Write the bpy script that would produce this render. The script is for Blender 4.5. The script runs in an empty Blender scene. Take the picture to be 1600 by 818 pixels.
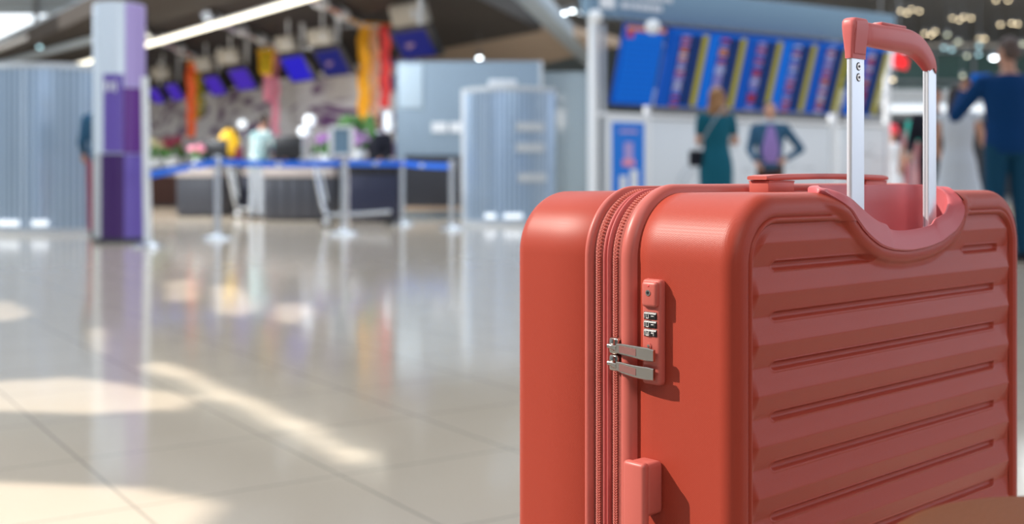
import bpy, bmesh, math, random
import numpy as np
from mathutils import Vector, Matrix

scene = bpy.context.scene
COL = scene.collection
R = math.radians
PI = math.pi

# ------------------------------------------------------------------ camera, world, sun, exposure
FPX = 1790.0          # focal length in pixels of the 1600 px wide frame
CAMH = 0.66
cd = bpy.data.cameras.new('camera')
cam = bpy.data.objects.new('camera', cd); COL.objects.link(cam)
cd.sensor_width = 36.0
cd.lens = FPX / 1600 * 36.0
cd.shift_y = -129 / 1600
cd.clip_start = 0.02; cd.clip_end = 400
cam.location = (0, 0, CAMH); cam.rotation_euler = (R(90), 0, 0)
cd.dof.use_dof = True
cd.dof.focus_distance = 0.95
cd.dof.aperture_fstop = 4.8
scene.camera = cam

world = bpy.data.worlds.new('world'); scene.world = world
world.use_nodes = True
wnt = world.node_tree
bg = wnt.nodes['Background']
bg.inputs['Color'].default_value = (0.84, 0.91, 1.0, 1)
bg.inputs['Strength'].default_value = 1.0
# soft daylight dome: bright overhead (glass roof), dimmer towards the horizon
_tc = wnt.nodes.new('ShaderNodeTexCoord'); _sp = wnt.nodes.new('ShaderNodeSeparateXYZ'); _mr = wnt.nodes.new('ShaderNodeMapRange')
wnt.links.new(_tc.outputs['Generated'], _sp.inputs[0]); wnt.links.new(_sp.outputs['Z'], _mr.inputs['Value'])
_mr.inputs['From Min'].default_value = 0.0; _mr.inputs['From Max'].default_value = 0.9
_mr.inputs['To Min'].default_value = 0.16; _mr.inputs['To Max'].default_value = 1.9
wnt.links.new(_mr.outputs['Result'], bg.inputs['Strength'])

SUN = Vector((-1.0, 0.15, 0.8))          # towards the sun
sd = bpy.data.lights.new('sun', 'SUN'); sun = bpy.data.objects.new('sun', sd); COL.objects.link(sun)
sd.energy = 5.3; sd.angle = R(0.35); sd.color = (1.0, 0.93, 0.84)
sun.rotation_euler = SUN.to_track_quat('Z', 'Y').to_euler()
sun.location = (-9, 2, 9)

vs = scene.view_settings
vs.view_transform = 'Standard'; vs.look = 'None'; vs.gamma = 1.0
vs.exposure = 0.12
try: vs.use_curve_mapping = False
except Exception: pass

# ------------------------------------------------------------------ materials
def mat(name, col, rough=0.5, metal=0.0, emit=None, estr=0.0, spec=0.5, coat=0.0, trans=0.0, alpha=1.0, bump=None):
    m = bpy.data.materials.new(name); m.use_nodes = True
    nt = m.node_tree; b = nt.nodes['Principled BSDF']
    b.inputs['Base Color'].default_value = (*col, 1)
    b.inputs['Roughness'].default_value = rough
    b.inputs['Metallic'].default_value = metal
    b.inputs['Specular IOR Level'].default_value = spec
    b.inputs['Coat Weight'].default_value = coat
    b.inputs['Transmission Weight'].default_value = trans
    b.inputs['Alpha'].default_value = alpha
    if emit:
        b.inputs['Emission Color'].default_value = (*emit, 1); b.inputs['Emission Strength'].default_value = estr
    # every material has a faint procedural variation of its roughness
    tc = nt.nodes.new('ShaderNodeTexCoord'); n = nt.nodes.new('ShaderNodeTexNoise')
    n.inputs['Scale'].default_value = 6.0
    nt.links.new(tc.outputs['Object'], n.inputs['Vector'])
    mr = nt.nodes.new('ShaderNodeMapRange')
    mr.inputs['To Min'].default_value = max(0, rough - 0.04); mr.inputs['To Max'].default_value = min(1, rough + 0.04)
    nt.links.new(n.outputs['Fac'], mr.inputs['Value']); nt.links.new(mr.outputs['Result'], b.inputs['Roughness'])
    if bump:
        scale, strength, dist = bump
        v = nt.nodes.new('ShaderNodeTexVoronoi'); v.inputs['Scale'].default_value = scale
        mp = nt.nodes.new('ShaderNodeMapping'); mp.inputs['Rotation'].default_value = (R(45), R(20), R(45))
        if name == 'coral_shell': v.inputs['Randomness'].default_value = 0.0      # regular moulded dot grain
        nt.links.new(tc.outputs['Object'], mp.inputs['Vector']); nt.links.new(mp.outputs[0], v.inputs['Vector'])
        bp = nt.nodes.new('ShaderNodeBump'); bp.inputs['Strength'].default_value = strength; bp.inputs['Distance'].default_value = dist
        nt.links.new(v.outputs['Distance'], bp.inputs['Height']); nt.links.new(bp.outputs['Normal'], b.inputs['Normal'])
    return m

def two_tone(name, c1, c2, scale, rough=0.6, lo=0.45, hi=0.55, kind='noise', **kw):
    m = mat(name, c1, rough, **kw); nt = m.node_tree; b = nt.nodes['Principled BSDF']
    tc = nt.nodes.new('ShaderNodeTexCoord')
    if kind == 'noise':
        n = nt.nodes.new('ShaderNodeTexNoise'); n.inputs['Scale'].default_value = scale; out = n.outputs['Fac']
    else:
        n = nt.nodes.new('ShaderNodeTexVoronoi'); n.inputs['Scale'].default_value = scale; out = n.outputs['Distance']
    nt.links.new(tc.outputs['Object'], n.inputs['Vector'])
    cr = nt.nodes.new('ShaderNodeValToRGB')
    cr.color_ramp.elements[0].position = lo; cr.color_ramp.elements[0].color = (*c1, 1)
    cr.color_ramp.elements[1].position = hi; cr.color_ramp.elements[1].color = (*c2, 1)
    nt.links.new(out, cr.inputs['Fac']); nt.links.new(cr.outputs['Color'], b.inputs['Base Color'])
    return m

M = {}
M['shell'] = mat('coral_shell', (0.37, 0.051, 0.029), 0.40, spec=0.24, bump=(850, 0.35, 0.0004))
M['shell_trim'] = mat('coral_trim', (0.50, 0.112, 0.088), 0.40, spec=0.35)
M['liner'] = mat('pink_liner', (0.52, 0.115, 0.125), 0.42, spec=0.35)
M['grip'] = mat('pink_grip', (0.56, 0.135, 0.13), 0.40, spec=0.35)
M['tape'] = mat('zip_tape', (0.36, 0.085, 0.065), 0.85, bump=(1500, 0.5, 0.0005))
M['cord'] = mat('zip_cord', (0.50, 0.095, 0.085), 0.6)
M['teeth'] = mat('zip_teeth', (0.62, 0.19, 0.15), 0.35)
M['alu'] = mat('brushed_aluminium', (0.84, 0.90, 0.96), 0.38, metal=0.6)
M['nickel'] = mat('nickel', (0.50, 0.46, 0.41), 0.18, metal=1.0)
M['steel'] = mat('steel', (0.72, 0.76, 0.80), 0.22, metal=0.9)
M['black'] = mat('black_plastic', (0.012, 0.012, 0.014), 0.35)
M['rubber'] = mat('dark_rubber', (0.03, 0.03, 0.032), 0.7)
M['digit'] = mat('white_digit', (0.85, 0.83, 0.80), 0.5)
M['leather'] = mat('brown_leather', (0.11, 0.036, 0.013), 0.55, spec=0.2, bump=(260, 0.3, 0.001))
M['white'] = mat('white_paint', (0.80, 0.83, 0.86), 0.35)
M['offwhite'] = mat('offwhite_board', (0.70, 0.75, 0.80), 0.5)
M['grey'] = mat('mid_grey', (0.30, 0.33, 0.37), 0.5)
M['lgrey'] = mat('light_grey', (0.52, 0.56, 0.60), 0.45)
M['bluegrey'] = mat('blue_grey_fascia', (0.16, 0.27, 0.38), 0.45)
M['beam'] = mat('beam_paint', (0.42, 0.52, 0.62), 0.4)
M['dbrown'] = mat('dark_brown_soffit', (0.030, 0.024, 0.022), 0.7)
M['beige'] = mat('beige_box', (0.42, 0.40, 0.36), 0.5)
M['wood'] = mat('warm_wood_slab', (0.48, 0.37, 0.28), 0.55)
M['charcoal'] = mat('charcoal_laminate', (0.035, 0.038, 0.05), 0.5)
M['navy'] = mat('navy_laminate', (0.012, 0.016, 0.045), 0.5)
M['taupe'] = mat('taupe_fascia', (0.40, 0.35, 0.33), 0.5)
M['belt'] = mat('blue_belt', (0.008, 0.17, 0.85), 0.5)
M['purple'] = mat('purple_panel', (0.12, 0.022, 0.24), 0.3)
M['dpurple'] = mat('dark_purple_panel', (0.055, 0.018, 0.13), 0.3)
M['violet'] = mat('violet_panel', (0.145, 0.095, 0.42), 0.3)
M['lilac'] = mat('lilac_panel', (0.42, 0.33, 0.66), 0.3)
M['silverblue'] = mat('silver_blue_panel', (0.74, 0.84, 0.95), 0.25, metal=0.2)
M['skin'] = mat('skin', (0.58, 0.30, 0.20), 0.5)
M['skin2'] = mat('tan_skin', (0.42, 0.21, 0.14), 0.5)
M['hair_dark'] = mat('dark_hair', (0.025, 0.014, 0.012), 0.55)
M['hair_blond'] = two_tone('blond_brown_hair', (0.20, 0.085, 0.03), (0.42, 0.22, 0.09), 14, 0.5, 0.35, 0.65)
M['hair_grey'] = mat('greying_hair', (0.10, 0.065, 0.055), 0.55)
M['teal'] = mat('teal_cloth', (0.008, 0.105, 0.16), 0.8, spec=0.15)
M['denim'] = mat('denim_cloth', (0.035, 0.105, 0.19), 0.8, spec=0.15)
M['lavender'] = mat('lavender_cloth', (0.30, 0.20, 0.50), 0.8, spec=0.15)
M['scarf'] = mat('pale_scarf', (0.45, 0.52, 0.60), 0.85, spec=0.15)
M['brown_cloth'] = mat('brown_cloth', (0.07, 0.035, 0.028), 0.8, spec=0.15)
M['navy_cloth'] = mat('navy_cloth', (0.003, 0.042, 0.15), 0.8, spec=0.15)
M['jeans'] = mat('dark_jeans', (0.008, 0.06, 0.12), 0.8, spec=0.15)
M['white_cloth'] = mat('white_cloth', (0.60, 0.64, 0.70), 0.8, spec=0.15)
M['pattern_cloth'] = two_tone('patterned_cloth', (0.42, 0.50, 0.50), (0.12, 0.24, 0.26), 11, 0.8)
M['pink_cloth'] = mat('pink_cloth', (0.60, 0.24, 0.26), 0.8, spec=0.15)
M['red_cap'] = mat('red_cap', (0.80, 0.05, 0.08), 0.6)
M['black_cloth'] = mat('black_cloth', (0.015, 0.016, 0.025), 0.8, spec=0.15)
M['yellow'] = mat('yellow_cloth', (0.90, 0.52, 0.01), 0.6)
M['orange'] = mat('orange_cloth', (0.90, 0.13, 0.02), 0.6)
M['gold'] = mat('golden_cloth', (0.95, 0.42, 0.01), 0.6)
M['peach'] = mat('peach_cloth', (0.80, 0.40, 0.22), 0.6)
M['pink'] = mat('pink_ribbon', (0.85, 0.30, 0.42), 0.6)
M['red'] = mat('red_cloth', (0.85, 0.06, 0.06), 0.6)
M['olive'] = mat('olive_ribbon', (0.40, 0.42, 0.02), 0.6)
M['leaf'] = mat('leaf_green', (0.05, 0.16, 0.03), 0.6)
M['maroon'] = mat('maroon_flower', (0.28, 0.03, 0.07), 0.7)
M['cream'] = mat('cream_flower', (0.62, 0.58, 0.36), 0.7)
M['orchid'] = mat('orchid_flower', (0.42, 0.20, 0.52), 0.7)
M['scr_violet'] = mat('screen_violet', (0.01, 0.01, 0.05), 0.7, spec=0.1, emit=(0.09, 0.03, 0.62), estr=0.55)
M['scr_blue'] = mat('screen_blue', (0.01, 0.01, 0.05), 0.7, spec=0.1, emit=(0.02, 0.01, 0.75), estr=0.6)
M['scr_dark'] = mat('screen_dark', (0.01, 0.01, 0.02), 0.7, spec=0.1, emit=(0.004, 0.010, 0.20), estr=0.6)
M['scr_soft'] = mat('screen_soft', (0.01, 0.01, 0.02), 0.7, spec=0.1, emit=(0.30, 0.18, 0.25), estr=0.7)
M['led_blue'] = mat('board_blue', (0.004, 0.02, 0.10), 0.7, spec=0.15, emit=(0.0, 0.10, 0.58), estr=0.5)
M['led_blue2'] = mat('board_bright_blue', (0.004, 0.02, 0.10), 0.7, spec=0.15, emit=(0.0, 0.16, 0.75), estr=0.6)
M['led_navy'] = mat('board_navy', (0.004, 0.008, 0.03), 0.7, spec=0.15, emit=(0.008, 0.02, 0.07), estr=0.6)
M['led_olive'] = mat('board_yellow', (0.05, 0.05, 0.01), 0.7, spec=0.15, emit=(0.34, 0.30, 0.012), estr=0.75)
M['led_red'] = mat('board_red', (0.05, 0.01, 0.01), 0.7, spec=0.15, emit=(0.36, 0.03, 0.08), estr=0.8)
M['led_lilac'] = mat('board_lilac', (0.05, 0.04, 0.08), 0.7, spec=0.15, emit=(0.26, 0.24, 0.60), estr=0.7)
M['led_white'] = mat('board_pale', (0.05, 0.05, 0.08), 0.7, spec=0.15, emit=(0.42, 0.48, 0.78), estr=0.7)
M['led_orange'] = mat('board_orange', (0.05, 0.03, 0.01), 0.7, spec=0.15, emit=(0.45, 0.16, 0.05), estr=1.0)
M['poster_blue'] = mat('poster_blue', (0.008, 0.19, 0.72), 0.3)
M['tube'] = mat('tube_light', (0.9, 0.9, 0.85), 0.4, emit=(1.0, 0.93, 0.74), estr=2.4)
M['lamp_warm'] = mat('lamp_warm', (0.9, 0.8, 0.6), 0.4, emit=(1.0, 0.80, 0.50), estr=7.0)
M['lamp_white'] = mat('lamp_white', (0.9, 0.9, 0.9), 0.4, emit=(0.86, 0.95, 1.0), estr=14.0)
M['lamp_dim'] = mat('lamp_dim', (0.5, 0.6, 0.6), 0.4, emit=(0.75, 0.78, 0.55), estr=3.6)
M['lamp_blue'] = mat('lamp_blue', (0.5, 0.6, 0.6), 0.4, emit=(0.40, 0.72, 0.80), estr=4.0)
M['sign_red'] = mat('sign_red', (0.6, 0.02, 0.02), 0.4, emit=(0.75, 0.01, 0.02), estr=0.8)
M['sign_white'] = mat('sign_white', (0.6, 0.7, 0.8), 0.4, emit=(0.6, 0.78, 0.9), estr=0.8)
M['sign_green'] = mat('sign_green', (0.02, 0.3, 0.25), 0.4, emit=(0.03, 0.35, 0.28), estr=0.7)
M['glow_white'] = mat('lit_panel', (0.8, 0.85, 0.9), 0.4, emit=(0.85, 0.93, 1.0), estr=1.6)
M['frost'] = mat('frosted_metal_glass', (0.24, 0.32, 0.40), 0.5, metal=0.1)
M['frost_lit'] = mat('pale_glass', (0.55, 0.68, 0.78), 0.25)

def glass_mat():
    m = mat('tinted_glass', (0.55, 0.66, 0.72), 0.05, alpha=0.38); return m
M['glass'] = glass_mat()

def perforated():
    m = mat('perforated_metal', (0.42, 0.54, 0.68), 0.30, metal=0.6); nt = m.node_tree; b = nt.nodes['Principled BSDF']
    tc = nt.nodes.new('ShaderNodeTexCoord')
    w = nt.nodes.new('ShaderNodeTexWave'); w.wave_type = 'BANDS'; w.bands_direction = 'X'
    w.inputs['Scale'].default_value = 1.0
    # vertical ribs counted around the drum
    sep = nt.nodes.new('ShaderNodeSeparateXYZ'); nt.links.new(tc.outputs['Object'], sep.inputs[0])
    at2 = nt.nodes.new('ShaderNodeMath'); at2.operation = 'ARCTAN2'
    nt.links.new(sep.outputs['Y'], at2.inputs[0]); nt.links.new(sep.outputs['X'], at2.inputs[1])
    mu = nt.nodes.new('ShaderNodeMath'); mu.operation = 'MULTIPLY'; mu.inputs[1].default_value = 60.0
    nt.links.new(at2.outputs[0], mu.inputs[0])
    si = nt.nodes.new('ShaderNodeMath'); si.operation = 'SINE'; nt.links.new(mu.outputs[0], si.inputs[0])
    cr = nt.nodes.new('ShaderNodeMapRange'); cr.inputs['From Min'].default_value = -1
    cr.inputs['To Min'].default_value = 0.0; cr.inputs['To Max'].default_value = 1.0
    nt.links.new(si.outputs[0], cr.inputs['Value'])
    mx = nt.nodes.new('ShaderNodeMix'); mx.data_type = 'RGBA'
    mx.inputs['A'].default_value = (0.22, 0.33, 0.48, 1); mx.inputs['B'].default_value = (0.62, 0.74, 0.86, 1)
    nt.links.new(cr.outputs['Result'], mx.inputs['Factor']); nt.links.new(mx.outputs['Result'], b.inputs['Base Color'])
    nt.nodes.remove(w)
    return m
M['perf'] = perforated()
M['glow_soft'] = mat('soft_lit_panel', (0.8, 0.85, 0.9), 0.4, emit=(0.85, 0.93, 1.0), estr=0.75)

def floor_mat():
    m = mat('polished_terrazzo', (0.47, 0.42, 0.355), 0.10, spec=0.5)
    nt = m.node_tree; b = nt.nodes['Principled BSDF']
    geo = nt.nodes.new('ShaderNodeNewGeometry'); sep = nt.nodes.new('ShaderNodeSeparateXYZ')
    nt.links.new(geo.outputs['Position'], sep.inputs[0])
    def mth(op, a, bb=None):
        n = nt.nodes.new('ShaderNodeMath'); n.operation = op
        for i, v in enumerate((a, bb)):
            if v is None: continue
            if isinstance(v, (int, float)): n.inputs[i].default_value = v
            else: nt.links.new(v, n.inputs[i])
        return n.outputs[0]
    def axis(ax, ay, off, pitch):
        s = mth('ADD', mth('MULTIPLY', sep.outputs['X'], ax), mth('MULTIPLY', sep.outputs['Y'], ay))
        s = mth('DIVIDE', mth('SUBTRACT', s, off), pitch)
        f = mth('FRACT', mth('ADD', s, 1000.5))
        return mth('MULTIPLY', mth('ABSOLUTE', mth('SUBTRACT', f, 0.5)), pitch), s
    d1, s1 = axis(0.83, 0.55, 0.639, 0.45); d2, s2 = axis(-0.55, 0.83, 2.335, 0.47)
    d = mth('MINIMUM', d1, d2)
    mr = nt.nodes.new('ShaderNodeMapRange'); mr.inputs['From Min'].default_value = 0.0012; mr.inputs['From Max'].default_value = 0.0045
    nt.links.new(d, mr.inputs['Value'])
    n1 = nt.nodes.new('ShaderNodeTexNoise'); n1.inputs['Scale'].default_value = 90; n1.inputs['Detail'].default_value = 3
    n2 = nt.nodes.new('ShaderNodeTexNoise'); n2.inputs['Scale'].default_value = 1.3
    for n in (n1, n2): nt.links.new(geo.outputs['Position'], n.inputs['Vector'])
    a = mth('ADD', mth('MULTIPLY', n1.outputs['Fac'], 0.18), mth('MULTIPLY', n2.outputs['Fac'], 0.12))
    mx = nt.nodes.new('ShaderNodeMix'); mx.data_type = 'RGBA'
    mx.inputs['A'].default_value = (0.74, 0.635, 0.50, 1); mx.inputs['B'].default_value = (0.65, 0.55, 0.425, 1)
    nt.links.new(mth('MULTIPLY', a, 3.0), mx.inputs['Factor'])
    gx = nt.nodes.new('ShaderNodeMix'); gx.data_type = 'RGBA'
    gx.inputs['A'].default_value = (0.42, 0.36, 0.29, 1)
    nt.links.new(mr.outputs['Result'], gx.inputs['Factor']); nt.links.new(mx.outputs['Result'], gx.inputs['B'])
    nt.links.new(gx.outputs['Result'], b.inputs['Base Color'])
    return m
M['floor'] = floor_mat()

def graphic_wall():
    # grey back wall printed with sweeping mauve and dark bands
    m = mat('printed_back_wall', (0.33, 0.33, 0.37), 0.5); nt = m.node_tree; b = nt.nodes['Principled BSDF']
    tc = nt.nodes.new('ShaderNodeTexCoord'); mp = nt.nodes.new('ShaderNodeMapping')
    mp.inputs['Scale'].default_value = (0.30, 1.0, 0.85); mp.inputs['Rotation'].default_value = (0, R(24), 0)
    nt.links.new(tc.outputs['Object'], mp.inputs['Vector'])
    w = nt.nodes.new('ShaderNodeTexNoise'); w.inputs['Scale'].default_value = 1.7; w.inputs['Detail'].default_value = 1.5
    w.inputs['Distortion'].default_value = 1.6
    nt.links.new(mp.outputs[0], w.inputs['Vector'])
    cr = nt.nodes.new('ShaderNodeValToRGB'); e = cr.color_ramp.elements
    e[0].position = 0.40; e[0].color = (0.14, 0.05, 0.19, 1)
    e[1].position = 0.47; e[1].color = (0.62, 0.61, 0.66, 1)
    x = e.new(0.60); x.color = (0.78, 0.78, 0.82, 1)
    nt.links.new(w.outputs['Fac'], cr.inputs['Fac']); nt.links.new(cr.outputs['Color'], b.inputs['Base Color'])
    return m
M['printed'] = graphic_wall()

# ------------------------------------------------------------------ mesh helpers
def mesh_obj(name, verts, faces, material, parent=None, smooth=True, mats=None, fm=None, auto=35):
    me = bpy.data.meshes.new(name)
    me.from_pydata([tuple(v) for v in verts], [], faces)
    o = bpy.data.objects.new(name, me); COL.objects.link(o)
    for mm in ([material] if mats is None else mats): me.materials.append(M[mm] if isinstance(mm, str) else mm)
    if fm is not None:
        for p, k in zip(me.polygons, fm): p.material_index = k
    bm = bmesh.new(); bm.from_mesh(me); bmesh.ops.recalc_face_normals(bm, faces=bm.faces); bm.to_mesh(me); bm.free()
    if smooth:
        for p in me.polygons: p.use_smooth = True
        if auto: me.set_sharp_from_angle(angle=R(auto))
    if parent: o.parent = parent
    return o

class MB:
    """collects shapes into one mesh"""
    def __init__(s): s.v = []; s.f = []; s.m = []
    def add(s, v, f, mi=0):
        n = len(s.v); s.v += [tuple(p) for p in v]; s.f += [[i + n for i in q] for q in f]; s.m += [mi] * len(f); return s
    def bm(s, b, mi=0):
        b.verts.ensure_lookup_table()
        for i, v in enumerate(b.verts): v.index = i
        s.add([v.co[:] for v in b.verts], [[v.index for v in f.verts] for f in b.faces], mi); b.free(); return s
    def box(s, c, d, bev=0.0, rot=None, mi=0, seg=2):
        b = bmesh.new(); bmesh.ops.create_cube(b, size=1)
        bmesh.ops.scale(b, vec=d, verts=b.verts)
        if bev > 0: bmesh.ops.bevel(b, geom=b.edges[:], offset=bev, segments=seg, profile=0.5, affect='EDGES')
        if rot is not None: bmesh.ops.transform(b, matrix=rot, verts=b.verts)
        bmesh.ops.translate(b, vec=c, verts=b.verts); return s.bm(b, mi)
    def cyl(s, p0, p1, r0, r1=None, n=24, mi=0):
        r1 = r0 if r1 is None else r1
        p0, p1 = Vector(p0), Vector(p1); d = p1 - p0
        b = bmesh.new(); bmesh.ops.create_cone(b, cap_ends=True, segments=n, radius1=r0, radius2=r1, depth=d.length)
        q = d.to_track_quat('Z', 'Y').to_matrix().to_4x4()
        bmesh.ops.transform(b, matrix=Matrix.Translation((p0 + p1) / 2) @ q, verts=b.verts); return s.bm(b, mi)
    def sph(s, c, r, mi=0, sub=2):
        b = bmesh.new(); bmesh.ops.create_icosphere(b, subdivisions=sub, radius=1)
        rr = (r, r, r) if isinstance(r, (int, float)) else r
        bmesh.ops.scale(b, vec=rr, verts=b.verts); bmesh.ops.translate(b, vec=c, verts=b.verts); return s.bm(b, mi)
    def cap(s, p0, p1, r0, r1=None, mi=0):
        r1 = r0 if r1 is None else r1
        s.cyl(p0, p1, r0, r1, 14, mi); s.sph(p0, r0 * 0.995, mi); s.sph(p1, r1 * 0.995, mi); return s
    def lathe(s, prof, n=32, c=(0, 0, 0), mi=0, sy=1.0):
        v = []; f = []
        for (r, z) in prof:
            for k in range(n): a = 2 * PI * k / n; v.append((c[0] + r * math.cos(a), c[1] + sy * r * math.sin(a), c[2] + z))
        for i in range(len(prof) - 1):
            for k in range(n): f.append([i * n + k, i * n + (k + 1) % n, (i + 1) * n + (k + 1) % n, (i + 1) * n + k])
        f.append([k for k in range(n)][::-1]); f.append([(len(prof) - 1) * n + k for k in range(n)])
        return s.add(v, f, mi)
    def tube(s, pts, r, n=10, mi=0):
        pts = [Vector(p) for p in pts]; v = []; f = []
        rs = r if isinstance(r, (list, tuple)) else [r] * len(pts)
        up = Vector((0, 0, 1))
        for i, p in enumerate(pts):
            t = (pts[min(i + 1, len(pts) - 1)] - pts[max(i - 1, 0)]).normalized()
            a = t.cross(up)
            if a.length < 0.05: a = t.cross(Vector((0, 1, 0)))
            a.normalize(); b2 = t.cross(a).normalized()
            for k in range(n):
                q = 2 * PI * k / n; v.append(p + (a * math.cos(q) + b2 * math.sin(q)) * rs[i])
        for i in range(len(pts) - 1):
            for k in range(n): f.append([i * n + k, i * n + (k + 1) % n, (i + 1) * n + (k + 1) % n, (i + 1) * n + k])
        f.append(list(range(n))); f.append([(len(pts) - 1) * n + k for k in range(n)])
        return s.add(v, f, mi)
    def prism(s, poly, z0, z1, mi=0):
        n = len(poly); v = [(x, y, z0) for x, y in poly] + [(x, y, z1) for x, y in poly]
        f = [list(range(n))[::-1], [n + i for i in range(n)]] + [[i, (i + 1) % n, n + (i + 1) % n, n + i] for i in range(n)]
        return s.add(v, f, mi)
    def loft(s, secs, mi=0, closed=True):
        n = len(secs[0]); v = [p for q in secs for p in q]; f = []
        for i in range(len(secs) - 1):
            for k in range(n): f.append([i * n + k, i * n + (k + 1) % n, (i + 1) * n + (k + 1) % n, (i + 1) * n + k])
        if closed: f.append(list(range(n))[::-1]); f.append([(len(secs) - 1) * n + k for k in range(n)])
        return s.add(v, f, mi)
    def build(s, name, material, parent=None, smooth=True, mats=None, auto=35):
        return mesh_obj(name, s.v, s.f, material, parent, smooth, mats, s.m if mats else None, auto)

def tag(o, label, cat, group=None):
    o['label'] = label; o['category'] = cat
    if group: o['group'] = group
    return o
def thing(name, label, cat, loc=(0, 0, 0), rz=0.0, group=None):
    o = bpy.data.objects.new(name, None); COL.objects.link(o); o.empty_display_size = 0.1
    o.location = loc; o.rotation_euler = (0, 0, rz); return tag(o, label, cat, group)
def structure(o): o['kind'] = 'structure'; return o
def dup(root, label=None, loc=None, rz=None, group=None):
    c = root.copy(); COL.objects.link(c)
    if label: c['label'] = label
    if loc is not None: c.location = loc
    if rz is not None: c.rotation_euler = (0, 0, rz)
    if group: c['group'] = group
    def rec(src, dst):
        for ch in list(src.children):
            k = ch.copy(); COL.objects.link(k); k.parent = dst; rec(ch, k)
    rec(root, c); return c
def sx(px, Y): return (px - 800) / FPX * Y           # where a sight line of the photograph stands at distance Y
def sz(py, Y): return CAMH + (280 - py) / FPX * Y
def smooth01(t): t = max(0.0, min(1.0, t)); return t * t * (3 - 2 * t)

# ------------------------------------------------------------------ room shell
o = structure(MB().box((0, 30, -0.05), (120, 110, 0.1)).build('floor', 'floor', smooth=False))

# unseen left wall added as a sun gobo, openings projected back from floor patches
def px_floor(x, y):
    Y = CAMH * FPX / (y - 280.0); return ((x - 800) / FPX * Y, Y)
patches = [
    [(-160, 596), (60, 594), (110, 588), (230, 606), (310, 624), (290, 640), (120, 646), (-160, 640)],
    [(-300, 756), (60, 756), (230, 764), (330, 786), (300, 830), (-300, 840)],
    [(-90, 474), (15, 470), (52, 492), (20, 500), (-90, 504)],
    [(258, 440), (300, 436), (306, 470), (262, 470)],
    [(330, 446), (372, 446), (402, 478), (380, 494), (338, 490)],
    [(432, 476), (478, 472), (488, 492), (450, 506), (430, 496)],
    [(144, 514), (158, 512), (160, 552), (146, 548)],
]
streak = [(232, 572), (262, 576), (300, 590), (326, 610), (352, 618), (384, 628), (410, 642), (440, 656), (474, 668), (494, 684), (528, 704), (572, 722)]
polys = [[px_floor(*p) for p in q] for q in patches]
for (a, b) in zip(streak[:-1], streak[1:]):
    w = 8
    polys.append([px_floor(a[0] - 6, a[1] + w), px_floor(a[0] + 4, a[1] - w), px_floor(b[0] + 6, b[1] - w), px_floor(b[0] - 2, b[1] + w)])
def in_poly(px, py, poly):
    c = np.zeros(px.shape, bool); n = len(poly)
    for i in range(n):
        x1, y1 = poly[i]; x2, y2 = poly[(i + 1) % n]
        if y1 == y2: continue
        c ^= ((y1 > py) != (y2 > py)) & (px < (x2 - x1) * (py - y1) / (y2 - y1) + x1)
    return c
FX = -9.0; CELL = 0.04; NY = 1024; NZ = 512; Y0F = -22.6
yy, zz = np.meshgrid(Y0F + (np.arange(NY) + 0.5) * CELL, (np.arange(NZ) + 0.5) * CELL, indexing='ij')
t = zz / SUN.z
fxp = FX + t; fyp = yy - SUN.y * t
openm = np.zeros(yy.shape, bool)
for q in polys: openm |= in_poly(fxp, fyp, q)
t2 = (0.2 - FX)
cy_, cz_ = yy - SUN.y * t2, zz - SUN.z * t2
openm |= (cy_ > 0.55) & (cy_ < 1.75) & (cz_ > 0.12) & (cz_ < 1.15)
wv, wf = [], []
def quad(i, j, s):
    sub = openm[i:i + s, j:j + s]
    if not sub.any():
        y0, z0 = Y0F + i * CELL, j * CELL; n = len(wv)
        wv.extend([(FX, y0, z0), (FX, y0 + s * CELL, z0), (FX, y0 + s * CELL, z0 + s * CELL), (FX, y0, z0 + s * CELL)])
        wf.append([n, n + 1, n + 2, n + 3]); return
    if s == 1: return
    h = s // 2
    for a in (0, h):
        for b in (0, h): quad(i + a, j + b, h)
for i in range(0, NY, 128):
    for j in range(0, NZ, 128): quad(i, j, 128)
structure(mesh_obj('gobo_wall_left', wv, wf, 'lgrey', smooth=False))

# behind the camera: an unseen slab added to hold back sky light; to the right: a bright window front of the hall
structure(MB().box((0, -11.0, 3.4), (18, 18, 0.3)).build('sky_block_back', 'lgrey', smooth=False))
wr = MB(); wr.box((13.0, 1.5, 3.6), (0.1, 15, 5.6), mi=0)
for k in range(7): wr.box((12.9, -6 + 2.5 * k, 3.6), (0.14, 0.12, 6.0), mi=1)
for z in (0.8, 3.6, 6.4): wr.box((12.9, 1.5, z), (0.14, 15.2, 0.12), mi=1)
wr.box((13.0, 1.5, 0.4), (0.12, 15, 0.8), mi=1)
structure(MB().box((7.4, 1.0, 7.2), (12.0, 16, 0.3)).build('sky_block_right', 'grey', smooth=False))  # unseen overhead slab added to block the sky and darken the right floor
structure(wr.build('window_2', None, mats=[mat('daylit_glass', (0.5, 0.6, 0.7), 0.3, emit=(0.80, 0.85, 1.0), estr=1.7), 'grey'], smooth=False))
# main hall ceiling far off, dark, and the far back wall
o = structure(MB().box((12, 50, 8.6), (90, 44, 0.3)).build('ceiling', mat('hall_ceiling', (0.62, 0.63, 0.66), 0.7), smooth=False))
bw = MB().box((10, 66, 4), (110, 0.4, 8.6)); structure(bw.build('wall_back', mat('far_wall', (0.30, 0.36, 0.37), 0.6), smooth=False))

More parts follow.
